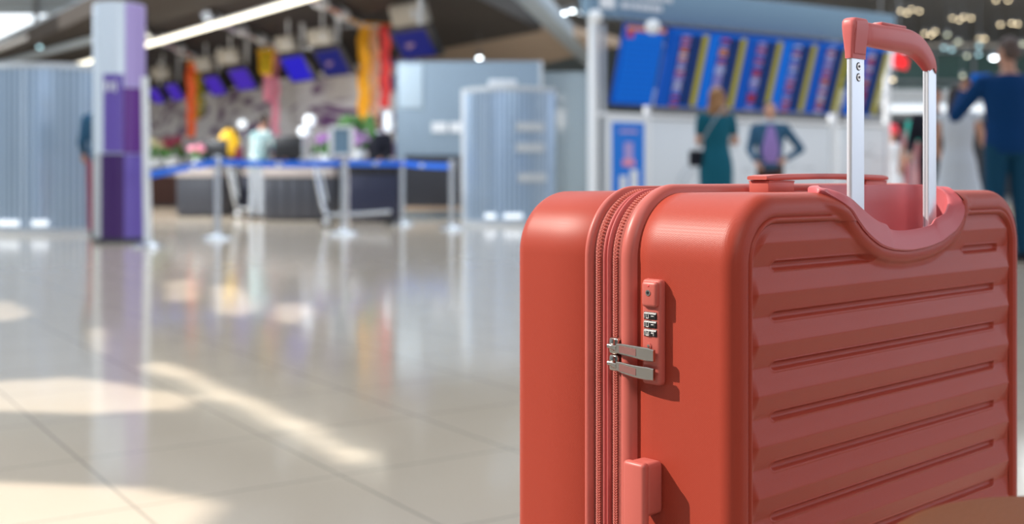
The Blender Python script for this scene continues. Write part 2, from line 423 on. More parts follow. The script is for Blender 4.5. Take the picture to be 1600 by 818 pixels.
# dark soffit over the check-in area
D = Vector((-0.562, 0.827, 0))            # direction of the check-in row
so = MB(); so.prism([(0.69, 27.3), (-2.62, 15.2), (-4.2, 17.5), (-25.0, 48.2), (-18.6, 56)], 4.2, 4.6)
structure(so.build('trim_1', 'dbrown', smooth=False))
structure(MB().prism([(2.9, 31), (0.9, 27.6), (-12, 46.5), (-6, 52)], 4.25, 4.5).build('trim_2', 'wood', smooth=False))
def beam(name, p0, p1, w, h, m):
    p0, p1 = Vector(p0), Vector(p1); d = p1 - p0
    rot = d.to_track_quat('X', 'Z').to_matrix().to_4x4()
    b = MB(); b.box((p0 + p1) / 2, (d.length, w, h), bev=0.03, rot=rot); return b.build(name, m)
structure(beam('trim_3', (-0.2, 19.6, 4.35), (2.35, 34.8, 4.35), 0.42, 0.36, 'beam'))
# printed wall behind the counters
a0 = Vector((-2.2, 25.4, 0)); L = 30.0
wb = MB().box((L / 2, 0, 1.7), (L, 0.2, 3.4)); w_o = wb.build('wall_far_left', 'printed', smooth=False)
w_o.location = a0; w_o.rotation_euler = (0, 0, math.atan2(D.y, D.x)); structure(w_o)
# upper left: pale truss beams and clerestory window
structure(beam('trim_4', (-17.5, 38.2, 5.0), (-8.0, 24.9, 5.0), 0.35, 0.22, 'beam'))
structure(beam('trim_5', (-15.6, 34.0, 4.4), (-9.2, 25.5, 4.4), 0.12, 0.12, 'white'))
structure(beam('trim_6', (-15.6, 34.6, 4.1), (-10.0, 27.8, 4.1), 0.2, 0.14, 'beam'))
wn = MB()
wn.box((-19.4, 42, 6.15), (8.2, 0.1, 1.1), mi=0)
for k in range(5): wn.box((-23.4 + k * 2.0, 41.9, 5.9), (0.16, 0.16, 5.5), mi=1)
for z in (5.5, 6.75, 7.1, 7.6): wn.box((-19.4, 41.9, z), (8.4, 0.16, 0.12), mi=1)
wn.box((-19.4, 42, 7.6), (8.2, 0.1, 1.7), mi=2); wn.box((-19.4, 42, 4.8), (8.2, 0.1, 1.4), mi=1)
structure(wn.build('window_1', 'white', mats=['glow_white', 'grey', 'frost_lit'], smooth=False))

# ================================================================== SUITCASE
SC = thing('suitcase', 'large ribbed coral hard-shell suitcase with raised trolley handle in the foreground', 'suitcase',
           (0.1672, 0.86, 0), math.atan2(0.673, 0.7396))
W, T, ZT, ZB, RC = 0.490, 0.249, 0.649, 0.050, 0.055
H_ = CAMH

def outline(inset, ntop=150, nside=60, nbot=20, nc=18, W=W):
    """rounded rectangle in (x,z), anticlockwise seen from the front, starting at the lower left of the left side going up"""
    r = max(RC - inset, 0.004); x0, x1, z0, z1 = inset, W - inset, ZB + inset, ZT - inset
    P = []
    def line(a, b, n):
        for i in range(n): t = i / n; P.append((a[0] + (b[0] - a[0]) * t, a[1] + (b[1] - a[1]) * t))
    def arc(cx, cz, a0, a1):
        for i in range(nc): a = a0 + (a1 - a0) * i / nc; P.append((cx + r * math.cos(a), cz + r * math.sin(a)))
    line((x0, z0 + r), (x0, z1 - r), nside); arc(x0 + r, z1 - r, PI, PI / 2)
    line((x0 + r, z1), (x1 - r, z1), ntop); arc(x1 - r, z1 - r, PI / 2, 0)
    line((x1, z1 - r), (x1, z0 + r), nside); arc(x1 - r, z0 + r, 0, -PI / 2)
    line((x1 - r, z0), (x0 + r, z0), nbot); arc(x0 + r, z0 + r, -PI / 2, -PI)
    return P

# rim of the recessed handle cup: outer (x, y, depth below camera height) and inner lip
RIM = [((.1294, .012, .0108), (.1420, .016, .0070)), ((.1354, .008, .0138), (.1450, .009, .0085)), ((.1467, .003, .0197), (.1566, .004, .0124)), ((.1568, 0, .0263), (.1684, .003, .0169)),
       ((.1669, 0, .0353), (.1787, .003, .0220)), ((.1822, 0, .0466), (.1910, .003, .0283)), ((.2030, 0, .0568), (.2090, .003, .0360)), ((.2205, 0, .0612), (.2245, .003, .0398)),
       ((.2290, 0, .0624), (.2325, .003, .0445)), ((.2546, 0, .0641), (.2546, .003, .0460)), ((.2870, 0, .0623), (.2830, .003, .0447)), ((.3065, 0, .0593), (.3050, .003, .0420)),
       ((.3172, 0, .0570), (.3130, .003, .0372)), ((.3422, 0, .0475), (.3312, .003, .0322)), ((.3549, 0, .0368), (.3395, .004, .0268)), ((.3592, .001, .0276), (.3455, .006, .0220)),
       ((.3628, .006, .0190), (.3505, .010, .0165)), ((.3640, .014, .0123), (.3535, .016, .0105)), ((.3640, .026, .0110), (.3540, .025, .0065)), ((.3580, .038, .0110), (.3490, .034, .0052)),
       ((.3400, .047, .0110), (.3340, .042, .0050)), ((.3000, .052, .0110), (.2980, .0465, .0050)), ((.2500, .053, .0110), (.2500, .0475, .0050)), ((.2000, .050, .0110), (.2020, .045, .0050)),
       ((.1650, .042, .0110), (.1720, .037, .0050)), ((.1420, .029, .0110), (.1530, .026, .0056))]
def catmull(P, per=8, closed=False):
    out = []
    n = len(P)
    for i in range(n if closed else n - 1):
        if closed: p0, p1, p2, p3 = P[i - 1], P[i], P[(i + 1) % n], P[(i + 2) % n]
        else: p0, p1, p2, p3 = P[max(i - 1, 0)], P[i], P[i + 1], P[min(i + 2, n - 1)]
        for k in range(per):
            t = k / per
            out.append(tuple(0.5 * ((2 * p1[j]) + (-p0[j] + p2[j]) * t + (2 * p0[j] - 5 * p1[j] + 4 * p2[j] - p3[j]) * t * t + (-p0[j] + 3 * p1[j] - 3 * p2[j] + p3[j]) * t ** 3) for j in range(len(p1))))
    if not closed: out.append(P[-1])
    return out
RL = catmull([a + b for a, b in RIM], 8, True)
NF = 18 * 8                                 # the part of the loop that lies on the front
CUP = [(0.1200, H_ - 0.0040), (0.1255, H_ - 0.0085)] + [(p[0], H_ - p[2]) for p in RL[:NF]] + [(0.3645, H_ - 0.004)]
CA = np.array(CUP)
def cup_dist(x, z):
    """signed distance to the cup contour: positive inside the cup"""
    a = CA[:-1]; b = CA[1:]; ab = b - a; p = np.array([x, z])
    t = np.clip(((p - a) * ab).sum(1) / (ab * ab).sum(1), 0, 1)
    q = a + ab * t[:, None]; d = np.hypot(*(p - q).T); i = int(d.argmin())
    cr = ab[i][0] * (p[1] - q[i][1]) - ab[i][1] * (p[0] - q[i][0])
    return float(d[i]) * (1 if cr > 0 else -1)
_bk = sorted([(p[0], p[1]) for p in RL[NF:]] + [(0.1294, 0.012), (0.3640, 0.014)])
def yback(x): return float(np.interp(x, [b[0] for b in _bk], [b[1] for b in _bk], left=0.0, right=0.0))
def in_cup(x, y, z):
    if z < H_ - 0.07 or x < 0.11 or x > 0.375: return False
    if y > yback(x) - 0.0025 and y > 0.004: return False
    if z > ZT - 0.0012: return y < yback(x) - 0.0025
    return cup_dist(x, z) > 0.0022

def bead(x, y, z):
    """raised lip round the cup on the shell"""
    if z < H_ - 0.085 or x < 0.09 or x > 0.40: return 0.0
    d = -cup_dist(x, z)
    if d < -0.004 or d > 0.012: return 0.0
    return 0.0036 * math.cos(min(1.0, abs(d - 0.0040) / 0.0078) * PI / 2) ** 0.8 * smooth01((ZT - 0.002 - z) / 0.012)

def shell(name, prof, panel_end=False):
    rings = []
    for (y, ins) in prof:
        rings.append([(x, y, z) for x, z in outline(ins)])
    n = len(rings[0]); V = []; F = []
    for r in rings: V += r
    V = [list(p) for p in V]
    for p in V:
        if p[1] < 0.0045 and ZT - 0.03 < p[2] < ZT - 0.0145 and 0.09 < p[0] < 0.40:      # groove dies away beside the cup
            w_ = smooth01((-cup_dist(p[0], p[2]) - 0.012) / 0.006); p[1] = p[1] * w_ - 0.0004 * (1 - w_)
        if p[1] < 0.010: p[1] -= bead(*p)
    for i in range(len(rings) - 1):
        for k in range(n):
            q = [i * n + k, i * n + (k + 1) % n, (i + 1) * n + (k + 1) % n, (i + 1) * n + k]
            c = [sum(V[j][m] for j in q) / 4 for m in range(3)]
            if not in_cup(*c): F.append(q)
    return V, F, n

r3 = 0.014
prof = [(0.100, 0.006), (0.0985, 0.0015), (0.097, 0.0002), (0.080, 0.0), (0.060, 0.0), (0.052, 0.0)] + [(0.048 - 0.002 * k, 0.0) for k in range(17)]
prof += [(r3 - r3 * math.sin(a), r3 - r3 * math.cos(a)) for a in [PI / 2 * k / 9 for k in range(0, 10)]]
prof += [(-0.0002, 0.0155), (0.0000, 0.0170), (0.0010, 0.0180), (0.0011, 0.0185), (-0.0002, 0.0192), (-0.0008, 0.0203), (-0.0006, 0.0215), (0.0004, 0.0224), (0.0022, 0.0232), (0.0030, 0.0240)]
PINS = 0.0240
Vv, Ff, nring = shell('front_shell', prof)
front = mesh_obj('front_shell', Vv, Ff, 'shell', SC, auto=50)

# ribbed front panel: rows that follow the rounded outline
PER = 0.0394; DZ0 = 0.0286; AMP = 0.0052
slots = []
for k in range(1, 15):
    zc = H_ - (DZ0 + PER * k)
    if zc > ZB + 0.05:
        slots.append((0.0575, 0.200 if k == 1 else W - 0.0575, zc))
slots.append((0.372, W - 0.05, H_ - (DZ0 + PER)))
def panel_h(x, z, dedge):
    """outward height of the panel"""
    s = (H_ - DZ0 - z) / PER
    f = s - math.floor(s)
    if s < 0: tri = 1.0 if s < -0.5 else 0.0 + min(1.0, -s * 2)
    else:
        tri = f / 0.53 if f < 0.53 else (1 - f) / 0.47
    tri = min(1.0, tri * 1.0)
    tri = tri - 0.04 * math.cos(tri * PI) ** 3
    e = smooth01(dedge / 0.0075)
    h = -AMP * (1 - tri) - 0.0002
    # panel ends fold down towards the groove, deeper at the valleys
    h = h * e + (-0.0030 - 0.0006 * (1 - tri)) * (1 - e)
    for (xa, xb, zc) in slots:
        if abs(z - zc) < 0.006:
            xx = min(max(x, xa), xb); d = math.hypot(x - xx, z - zc)
            if d < 0.0048:
                g = smooth01((0.0036 - d) / 0.0016)
                h += -0.0026 * g + 0.0006 * math.exp(-((d - 0.0042) / 0.0007) ** 2)
                break
    return h
zs = []
zlo, zhi = ZB + PINS, ZT - PINS
rP = RC - PINS
for i in range(14): zs.append(zlo + rP * (1 - math.cos(PI / 2 * i / 14)))
z = zlo + rP
while z < 0.32: zs.append(z); z += 0.003
while z < zhi - rP: zs.append(z); z += 0.00085
for i in range(44): zs.append(zhi - rP + rP * math.sin(PI / 2 * i / 43))
NCOL = 330
V = []; F = []
for z in zs:
    dx = 0.0
    if z < zlo + rP: q = (zlo + rP - z); dx = rP - math.sqrt(max(rP * rP - q * q, 0))
    if z > zhi - rP: q = (z - (zhi - rP)); dx = rP - math.sqrt(max(rP * rP - q * q, 0))
    xa, xb = PINS + dx, W - PINS - dx
    for j in range(NCOL):
        t = j / (NCOL - 1)
        t = 0.5 - 0.5 * math.cos(PI * t) if False else t
        if t < 0.08: tt = t * 0.5
        elif t > 0.92: tt = 1 - (1 - t) * 0.5
        else: tt = 0.04 + (t - 0.08) * 0.92 / 0.84
        x = xa + (xb - xa) * tt
        cxn = min(max(x, PINS + rP), W - PINS - rP); czn = min(max(z, zlo + rP), zhi - rP)
        if x != cxn and z != czn: de = rP - math.hypot(x - cxn, z - czn)
        else: de = min(x - PINS, W - PINS - x, z - zlo, zhi - z)
        de = max(0, de)
        h = panel_h(x, z, de)
        if z > H_ - 0.095 and 0.08 < x < 0.41:
            d = -cup_dist(x, z)
            if d < 0.020:      # the ribs die away into the lip of the cup
                wgt = smooth01((d - 0.008) / 0.010); h = h * wgt + (-0.0006) * (1 - wgt)
            h += bead(x, 0, z)
        if de <= 1e-9: h = min(h, -0.0030)
        V.append((x, -h, z))
for i in range(len(zs) - 1):
    for j in range(NCOL - 1):
        q = [i * NCOL + j, i * NCOL + j + 1, (i + 1) * NCOL + j + 1, (i + 1) * NCOL + j]
        cx = sum(V[k][0] for k in q) / 4; cz = sum(V[k][2] for k in q) / 4
        if in_cup(cx, 0.0, cz): continue
        F.append(q)
mesh_obj('ribbed_panel', V, F, 'shell', SC, auto=60)

# back shell
prof = [(0.150, 0.006), (0.1515, 0.001), (0.153, 0.0), (0.20, 0.0), (T - 0.018, 0.0)] + [(T - 0.018 + 0.018 * math.sin(a), 0.018 - 0.018 * math.cos(a)) for a in [PI / 2 * k / 9 for k in range(1, 10)]] + [(T, 0.04)]
rings = [[(x, y, z) for x, z in outline(i, 30, 12)] for y, i in prof]
V = [p for r in rings for p in r]; n = len(rings[0]); F = []
for i in range(len(rings) - 1):
    for k in range(n): F.append([i * n + k, i * n + (k + 1) % n, (i + 1) * n + (k + 1) % n, (i + 1) * n + k])
F.append([(len(rings) - 1) * n + k for k in range(n)])
mesh_obj('back_shell', V, F, 'shell', SC, auto=50)

# bands round the middle: piping, zipper tape, expansion cord
def band(name, prof, m, auto=60):
    rings = [[(x, y, z) for x, z in outline(-o, 40, 40, 10, 26)] for y, o in prof]
    V = [p for r in rings for p in r]; n = len(rings[0]); F = []
    for i in range(len(rings) - 1):
        for k in range(n): F.append([i * n + k, i * n + (k + 1) % n, (i + 1) * n + (k + 1) % n, (i + 1) * n + k])
    return mesh_obj(name, V, F, m, SC, auto=auto)
def bumpprof(y0, y1, o0, o1, hgt, n=10, p=0.55):
    return [(y0 + (y1 - y0) * i / n, (o0 + (o1 - o0) * i / n) + hgt * math.sin(PI * i / n) ** p) for i in range(n + 1)]
band('front_piping', bumpprof(0.0965, 0.1125, -0.002, -0.001, 0.0085, 14, 0.42), 'shell_trim')
band('back_piping', bumpprof(0.1450, 0.1545, -0.001, -0.002, 0.0068, 12, 0.45), 'shell_trim')
band('zipper_tape', [(0.1120, 0.0005), (0.1165, 0.0012), (0.1225, 0.0012), (0.1245, -0.0005), (0.1255, -0.0008), (0.1345, -0.0008), (0.1355, 0.0004), (0.1415, 0.0008), (0.1455, 0.0)], 'tape')
band('expansion_cord', bumpprof(0.1250, 0.1295, -0.001, -0.001, 0.0042, 8), 'cord')
band('expansion_cord', bumpprof(0.1300, 0.1345, -0.001, -0.001, 0.0032, 8), 'cord')

def dense_path(step, off):
    P = outline(-off, 400, 700, 60, 60); out = [P[0]]; acc = 0
    n = len(P)
    for i in range(1, n + 1):
        a = P[i - 1]; b = P[i % n]; acc += math.hypot(b[0] - a[0], b[1] - a[1])
        if acc >= step: out.append(b); acc = 0
    return out
def zipper(ymid, name):
    mb = MB(); P = dense_path(0.0018, 0.0018)
    n = len(P)
    for i in range(n):
        x, z = P[i]; xn, zn = P[(i + 1) % n]; xp, zp = P[i - 1]
        t = Vector((xn - xp, 0, zn - zp))
        if t.length < 1e-7: continue
        t.normalize(); nn = Vector((-t.z, 0, t.x))
        if z < 0.2 and i % 2: continue
        for s in (-1, 1):
            ax = Vector((0, 1, 0)) * s * 0.9 + t * 0.45; ax.normalize(); bx = nn; cx = ax.cross(bx).normalized()
            c = Vector((x, ymid + s * 0.0013, z)) + (t * 0.001 if s > 0 else Vector((0, 0, 0)))
            rot = Matrix((ax, cx, bx)).transposed().to_4x4()
            v = []
            hx, hy, hz = 0.00130, 0.00052, 0.0010
            for (a, b, d) in ((-1, 0, -1), (0, -1, -1), (1, 0, -1), (0, 1, -1), (-0.8, 0, .6), (0, -.8, 1), (.8, 0, .6), (0, .8, 1)):
                v.append(c + ax * a * hx + cx * b * hy * 1.3 + bx * d * hz)
            mb.add(v, [[0, 1, 5, 4], [1, 2, 6, 5], [2, 3, 7, 6], [3, 0, 4, 7], [4, 5, 6, 7], [3, 2, 1, 0]])
    mb.build(name, 'teeth', SC, auto=30)
zipper(0.1195, 'zipper_teeth'); zipper(0.1388, 'zipper_teeth')

# ---- recessed cup round the trolley handle: flange, wall and floor as closed loops
loops = [[] for _ in range(16)]
FLZ = H_ - 0.0530; ctr = (0.250, 0.024)
nR = len(RL)
for i, (ox, oy, od, ix, iy, idp) in enumerate(RL):
    back = i >= NF; a = RL[i - 1]; b = RL[(i + 1) % nR]
    fr_ = smooth01((0.016 - oy) / 0.014)          # 1 on the front face, 0 round the back
    oz, iz = H_ - od, H_ - idp
    lift = 0.0032 * fr_
    d = (ix - ox, iy - oy, iz - oz)
    P = []
    P.append((ox - d[0] * 0.02, oy + 0.003 * fr_, oz - 0.002 * (1 - fr_)))
    P.append((ox, oy - lift, oz + 0.0030 * (1 - fr_)))
    P.append((ox + d[0] * 0.07, oy + d[1] * 0.07 - lift - 0.0012 * fr_, oz + d[2] * 0.07 + 0.0040 * (1 - fr_)))
    for q in (0.35, 0.65, 0.88): P.append((ox + d[0] * q, oy + d[1] * q - (lift + 0.001 * fr_) * (1 - q) - 0.001 * fr_, max(oz + d[2] * q, iz - 0.0003 if not fr_ > 0.5 else -1)))
    P.append((ix, iy, iz)); P.append((ix + d[0] * 0.04, iy + d[1] * 0.04 + 0.0012 * fr_, iz - 0.0004))
    dep = iz - FLZ; inx, iny = ctr[0] - ix, ctr[1] - iy
    l = math.hypot(inx, iny)
    nx_, ny_ = (inx / l, iny / l)
    for q in range(7):
        t = q / 6
        rr = 0.012 * (1 - math.cos(t * PI / 2)) + 0.0012
        zz2 = iz - 0.0012 - (dep - 0.0012) * math.sin(t * PI / 2) ** 0.75 if dep > 0.0015 else FLZ
        P.append((ix + nx_ * min(rr, l * .6), iy + ny_ * min(rr, l * .6), zz2))
    P.append((ctr[0] + (ix - ctr[0]) * 0.3, ctr[1] + (iy - ctr[1]) * 0.3, FLZ - 0.0008))
    for k in range(16): loops[k].append(P[k])
V = [p for L_ in loops for p in L_]; F = []
for k in range(15):
    for i in range(nR): F.append([k * nR + i, k * nR + (i + 1) % nR, (k + 1) * nR + (i + 1) % nR, (k + 1) * nR + i])
F.append([15 * nR + i for i in range(nR)])
mesh_obj('handle_cup', V, F, 'liner', SC, auto=40)

# ---- trolley tubes
UL, UR, VT = 0.1940, 0.3260, 0.0155
def tube_prof(side):
    """outer side rounded, inner side flat"""
    w, d = (0.0110, 0.0026) if side > 0 else (0.0084, 0.0030); pts = []
    for (cx, cy, a0) in ((w - 0.0010, -d + 0.0010, -90), (w - 0.0010, d - 0.0010, 0), (-w + 0.0022, d - 0.0022, 90), (-w + 0.0022, -d + 0.0022, 180)):
        r = 0.0010 if cx > 0 else 0.0022
        for k in range(5):
            a = R(a0 + 90 * k / 4); pts.append(((cx + r * math.cos(a)) * side, cy + r * math.sin(a)))
    return pts
for side, u in ((1, UL), (-1, UR)):
    mb = MB(); P = tube_prof(side)
    mb.loft([[(u + x, VT + y, z) for x, y in P] for z in (0.585, 0.70, H_ + 0.108)])
    tb = mb.build('trolley_tube', 'alu', SC, auto=40)
    mb = MB()
    mb.box((u + (0.0110 if side > 0 else -0.0084), VT + 0.0006, 0.675), (0.0006, 0.0007, 0.176))
    mb.build('tube_groove', 'grey', tb, smooth=False)
    if side == 1:
        for zz2 in (H_ + 0.0985, H_ + 0.0890):
            rv = MB(); rv.cyl((u + 0.001, VT - 0.0022, zz2), (u + 0.001, VT - 0.0034, zz2), 0.0031, 0.0029, 24)
            r_o = rv.build('rivet', 'nickel', tb)
            rv = MB(); rv.cyl((u + 0.001, VT - 0.0030, zz2), (u + 0.001, VT - 0.0038, zz2), 0.0013, 0.0011, 6)
            rv.build('rivet_socket', 'black', r_o)
            rv = MB()
            b_ = bmesh.new()
            for k in range(20):
                a = 2 * PI * k / 20; a2 = 2 * PI * (k + 1) / 20
                for (ra, rb, ya, yb2) in ((0.0031, 0.0037, -0.00275, -0.0028),):
                    rv.add([(u + 0.001 + ra * math.cos(a), VT + ya, zz2 + ra * math.sin(a)), (u + 0.001 + rb * math.cos(a), VT + yb2, zz2 + rb * math.sin(a)),
                            (u + 0.001 + rb * math.cos(a2), VT + yb2, zz2 + rb * math.sin(a2)), (u + 0.001 + ra * math.cos(a2), VT + ya, zz2 + ra * math.sin(a2))], [[0, 1, 2, 3]])
            b_.free(); rv.build('rivet_rim', 'black', r_o, smooth=False)

# ---- grip: squared elbow over the left tube, then a swept bar bending down to the right tube
ZG = H_ + 0.1280
raw = [(UL - 0.004, ZG, 0.0090, 0.0050, VT), (UL + 0.008, ZG, 0.0100, 0.0056, VT), (UL + 0.013, ZG, 0.0106, 0.0066, VT), (UL + 0.020, ZG + 0.0002, 0.0102, 0.0078, VT),
    (UL + 0.040, ZG, 0.0106, 0.0090, VT), (UL + 0.060, ZG, 0.0110, 0.0092, VT), (UR - 0.052, ZG - 0.0002, 0.0110, 0.0090, VT), (UR - 0.036, ZG - 0.0018, 0.0106, 0.0084, VT),
    (UR - 0.022, ZG - 0.0062, 0.0102, 0.0074, VT), (UR - 0.0100, ZG - 0.0128, 0.0098, 0.0062, VT), (UR - 0.0030, ZG - 0.0180, 0.0094, 0.0052, VT), (UR, H_ + 0.1060, 0.0092, 0.0042, VT), (UR, H_ + 0.1050, 0.0092, 0.0040, VT)]
path = catmull(raw, 8)
secs = []
for i, (x, z, a, b, y) in enumerate(path):
    p = path[max(i - 1, 0)]; q = path[min(i + 1, len(path) - 1)]
    tx, tz = q[0] - p[0], q[1] - p[1]; l = math.hypot(tx, tz); tx /= l; tz /= l
    if i == len(path) - 1: tx, tz = 0, -1
    nx, nz = -tz, tx
    ring = []
    for k in range(40):
        an = 2 * PI * k / 40; c, s = math.cos(an), math.sin(an); e = 2 / 2.9
        cc = math.copysign(abs(c) ** e, c); ss = math.copysign(abs(s) ** e, s)
        ring.append((x + nx * a * cc, y + b * ss, z + nz * a * cc))
    secs.append(ring)
mb = MB(); mb.loft(secs); gr = mb.build('grip', 'grip', SC, auto=0)
def rrect(xl, xr, yf, yb, z, r):
    P = []
    for (cx, cy, a0) in ((xr - r, yb - r, 0), (xl + r, yb - r, 90), (xl + r, yf + r, 180), (xr - r, yf + r, 270)):
        for k in range(6): a = R(a0 + 18 * k); P.append((cx + r * math.cos(a), cy + r * math.sin(a), z))
    return P
EL = [(H_ + 0.1052, 0.0118, 0.0120, 0.0038, 0.0022), (H_ + 0.1110, 0.0119, 0.0122, 0.0041, 0.0024), (H_ + 0.1180, 0.0123, 0.0124, 0.0050, 0.0028), (H_ + 0.1260, 0.0128, 0.0126, 0.0062, 0.0034),
      (H_ + 0.1330, 0.0131, 0.0128, 0.0068, 0.0038), (H_ + 0.1372, 0.0128, 0.0128, 0.0068, 0.0040), (H_ + 0.1394, 0.0116, 0.0124, 0.0062, 0.0040), (H_ + 0.1404, 0.0096, 0.0116, 0.0052, 0.0038), (H_ + 0.1406, 0.0070, 0.0100, 0.0040, 0.0030)]
mb = MB(); mb.loft([rrect(UL - l, UL + r_, VT - d, VT + d, z, q) for z, l, r_, d, q in EL]); el = mb.build('grip_elbow', 'grip', gr, auto=40)
mb = MB(); mb.loft([[(UL + a, VT - d - 0.0006, z), (UL + b, VT - d - 0.0006, z), (UL + b + .0004, VT - d + 0.002, z), (UL + a - .0004, VT - d + 0.002, z)]
   for z, a, b, d in ((H_ + 0.1096, -0.0086, 0.0096, 0.0040), (H_ + 0.1180, -0.0090, 0.0094, 0.0050), (H_ + 0.1260, -0.0094, 0.0090, 0.0062), (H_ + 0.1330, -0.0094, 0.0086, 0.0068), (H_ + 0.1368, -0.0090, 0.0082, 0.0067))])
mb.build('cover_plate', 'grip', el, auto=30)
mb = MB()
mb.box((UL + 0.0005, VT - 0.0040, H_ + 0.1092), (0.0182, 0.0010, 0.0005))
mb.loft([[(UL - 0.0090 - w_ + q_, VT - d_ - 0.0004, z_), (UL - 0.0090 + q_, VT - d_ - 0.0004, z_), (UL - 0.0090 + q_, VT - d_ + 0.001, z_), (UL - 0.0090 - w_ + q_, VT - d_ + 0.001, z_)]
   for z_, w_, q_, d_ in ((H_ + 0.1095, 0.0003, 0.0002, 0.0040), (H_ + 0.1180, 0.0009, -0.0002, 0.0050), (H_ + 0.1260, 0.0013, -0.0006, 0.0061), (H_ + 0.1310, 0.0005, -0.0006, 0.0066))])
mb.build('seam', 'cord', el, smooth=False)
mb = MB(); mb.box((UL + 0.058, VT, ZG + 0.0112), (0.044, 0.010, 0.0030), bev=0.0012); mb.build('release_button', 'grip', gr)

# ---- carry handle on top
yh = 0.080
mb = MB(); hp = []
for t in [i / 16 for i in range(17)]:
    x = 0.1395 + 0.206 * t; zc = ZT + 0.0122 + 0.0016 * math.sin(PI * t)
    w_ = 0.0125 if 0 < t < 1 else 0.0105; h_ = 0.0026 if 0 < t < 1 else 0.0016
    hp.append([(x, yh + w_ * c_, zc + h_ * s_) for c_, s_ in ((-1, -0.4), (-0.93, -1), (0.93, -1), (1, -0.4), (1, 0.4), (0.93, 1), (-0.93, 1), (-1, 0.4))])
mb.loft(hp); top_h = mb.build('carry_handle', 'shell_trim', SC, auto=40)
for xm, wd in ((0.162, 0.040), (0.323, 0.040)):
    mb = MB(); mb.box((xm, yh, ZT + 0.0045), (wd, 0.021, 0.0110), bev=0.0012)
    mb.box((xm, yh, ZT + 0.0092), (wd * 0.98, 0.0225, 0.0012), bev=0.0005); mb.build('handle_mount', 'shell_trim', top_h)

# ---- side handle
yh = 0.080
mb = MB(); mb.box((-0.0195, yh + 0.001, H_ - 0.336), (0.0085, 0.0225, 0.226), bev=0.0032, seg=3); sh = mb.build('side_handle', 'shell_trim', SC)
for q in (0.2445, 0.4275):
    mb = MB(); mb.box((-0.0095, yh, H_ - q), (0.020, 0.021, 0.042), bev=0.004, seg=3); mb.build('handle_mount', 'shell_trim', sh)

# ---- combination lock
yl = 0.0765; zt_, zb_ = H_ - 0.0795, H_ - 0.1635
mb = MB(); mb.box((-0.0032, yl, (zt_ + zb_) / 2), (0.0085, 0.0195, zt_ - zb_), bev=0.0032, seg=4)
lock = mb.build('lock_plate', 'shell_trim', SC)
mb = MB(); mb.box((-0.0075, yl - 0.0006, zt_ - 0.0118), (0.0065, 0.0160, 0.0205), bev=0.0028, seg=4); kb = mb.build('key_block', 'shell_trim', lock)
mb = MB(); mb.cyl((-0.0102, yl - 0.0003, zt_ - 0.0105), (-0.0112, yl - 0.0003, zt_ - 0.0105), 0.0026, 0.0024, 24); kh = mb.build('keyhole', 'nickel', kb)
mb = MB(); mb.cyl((-0.0110, yl - 0.0003, zt_ - 0.0105), (-0.0114, yl - 0.0003, zt_ - 0.0105), 0.0013, 0.0013, 16); mb.build('key_slot', 'black', kh)
mb = MB(); mb.sph((-0.0107, yl - 0.0006, zt_ - 0.0050), (0.0006, 0.0009, 0.0009)); mb.build('lock_mark', 'red', kb)
digs = ['101', '101', '1W4']
def stroke(mb, seq, yc, zc, s=0.0019, wd=0.00025, xx=-0.0089):
    for (a, b) in seq:
        p0 = Vector((xx, yc - a[0] * s, zc + a[1] * s)); p1 = Vector((xx, yc - b[0] * s, zc + b[1] * s))
        mb.cyl(p0, p1, wd, wd, 6)
SEG = {'0': [((-.6, -1), (-.6, 1)), ((-.6, 1), (.6, 1)), ((.6, 1), (.6, -1)), ((.6, -1), (-.6, -1))],
       '1': [((-.2, -1), (-.2, 1)), ], '-': [((-.7, 0), (.7, 0))],
       'W': [((-.8, 1), (-.8, -1)), ((-.8, -1), (.8, -1)), ((0, -1), (0, .4)), ((.8, -1), (.8, 1))],
       '4': [((-.7, 0), (.5, 0)), ((.5, 1), (.5, -1)), ((-.7, 0), (.2, 1))]}
for k in range(3):
    zc = H_ - 0.1085 - 0.0068 * k
    mb = MB(); mb.cyl((-0.0042, yl + 0.0062, zc), (-0.0042, yl - 0.0062, zc), 0.0046, 0.0046, 10); 
    mb.box((-0.0062, yl, zc), (0.0030, 0.0132, 0.0058)); dial = mb.build('number_dial', 'black', lock, smooth=False)
    mb = MB()
    stroke(mb, SEG['1'], yl + 0.0050, zc); stroke(mb, SEG['0'] if k < 2 else SEG['W'], yl + 0.0022, zc); stroke(mb, SEG['-'] if k < 2 else SEG['4'], yl - 0.0032, zc)
    mb.build('dial_digits', 'digit', dial, smooth=False)
mb = MB(); mb.cyl((-0.0070, yl + 0.0015, H_ - 0.1325), (-0.0082, yl + 0.0015, H_ - 0.1325), 0.0028, 0.0024, 20); rb = mb.build('reset_button', 'shell_trim', lock)
mb = MB(); mb.cyl((-0.0080, yl + 0.0015, H_ - 0.1325), (-0.0085, yl + 0.0015, H_ - 0.1325), 0.0013, 0.0012, 14); mb.build('reset_pin', 'nickel', rb)

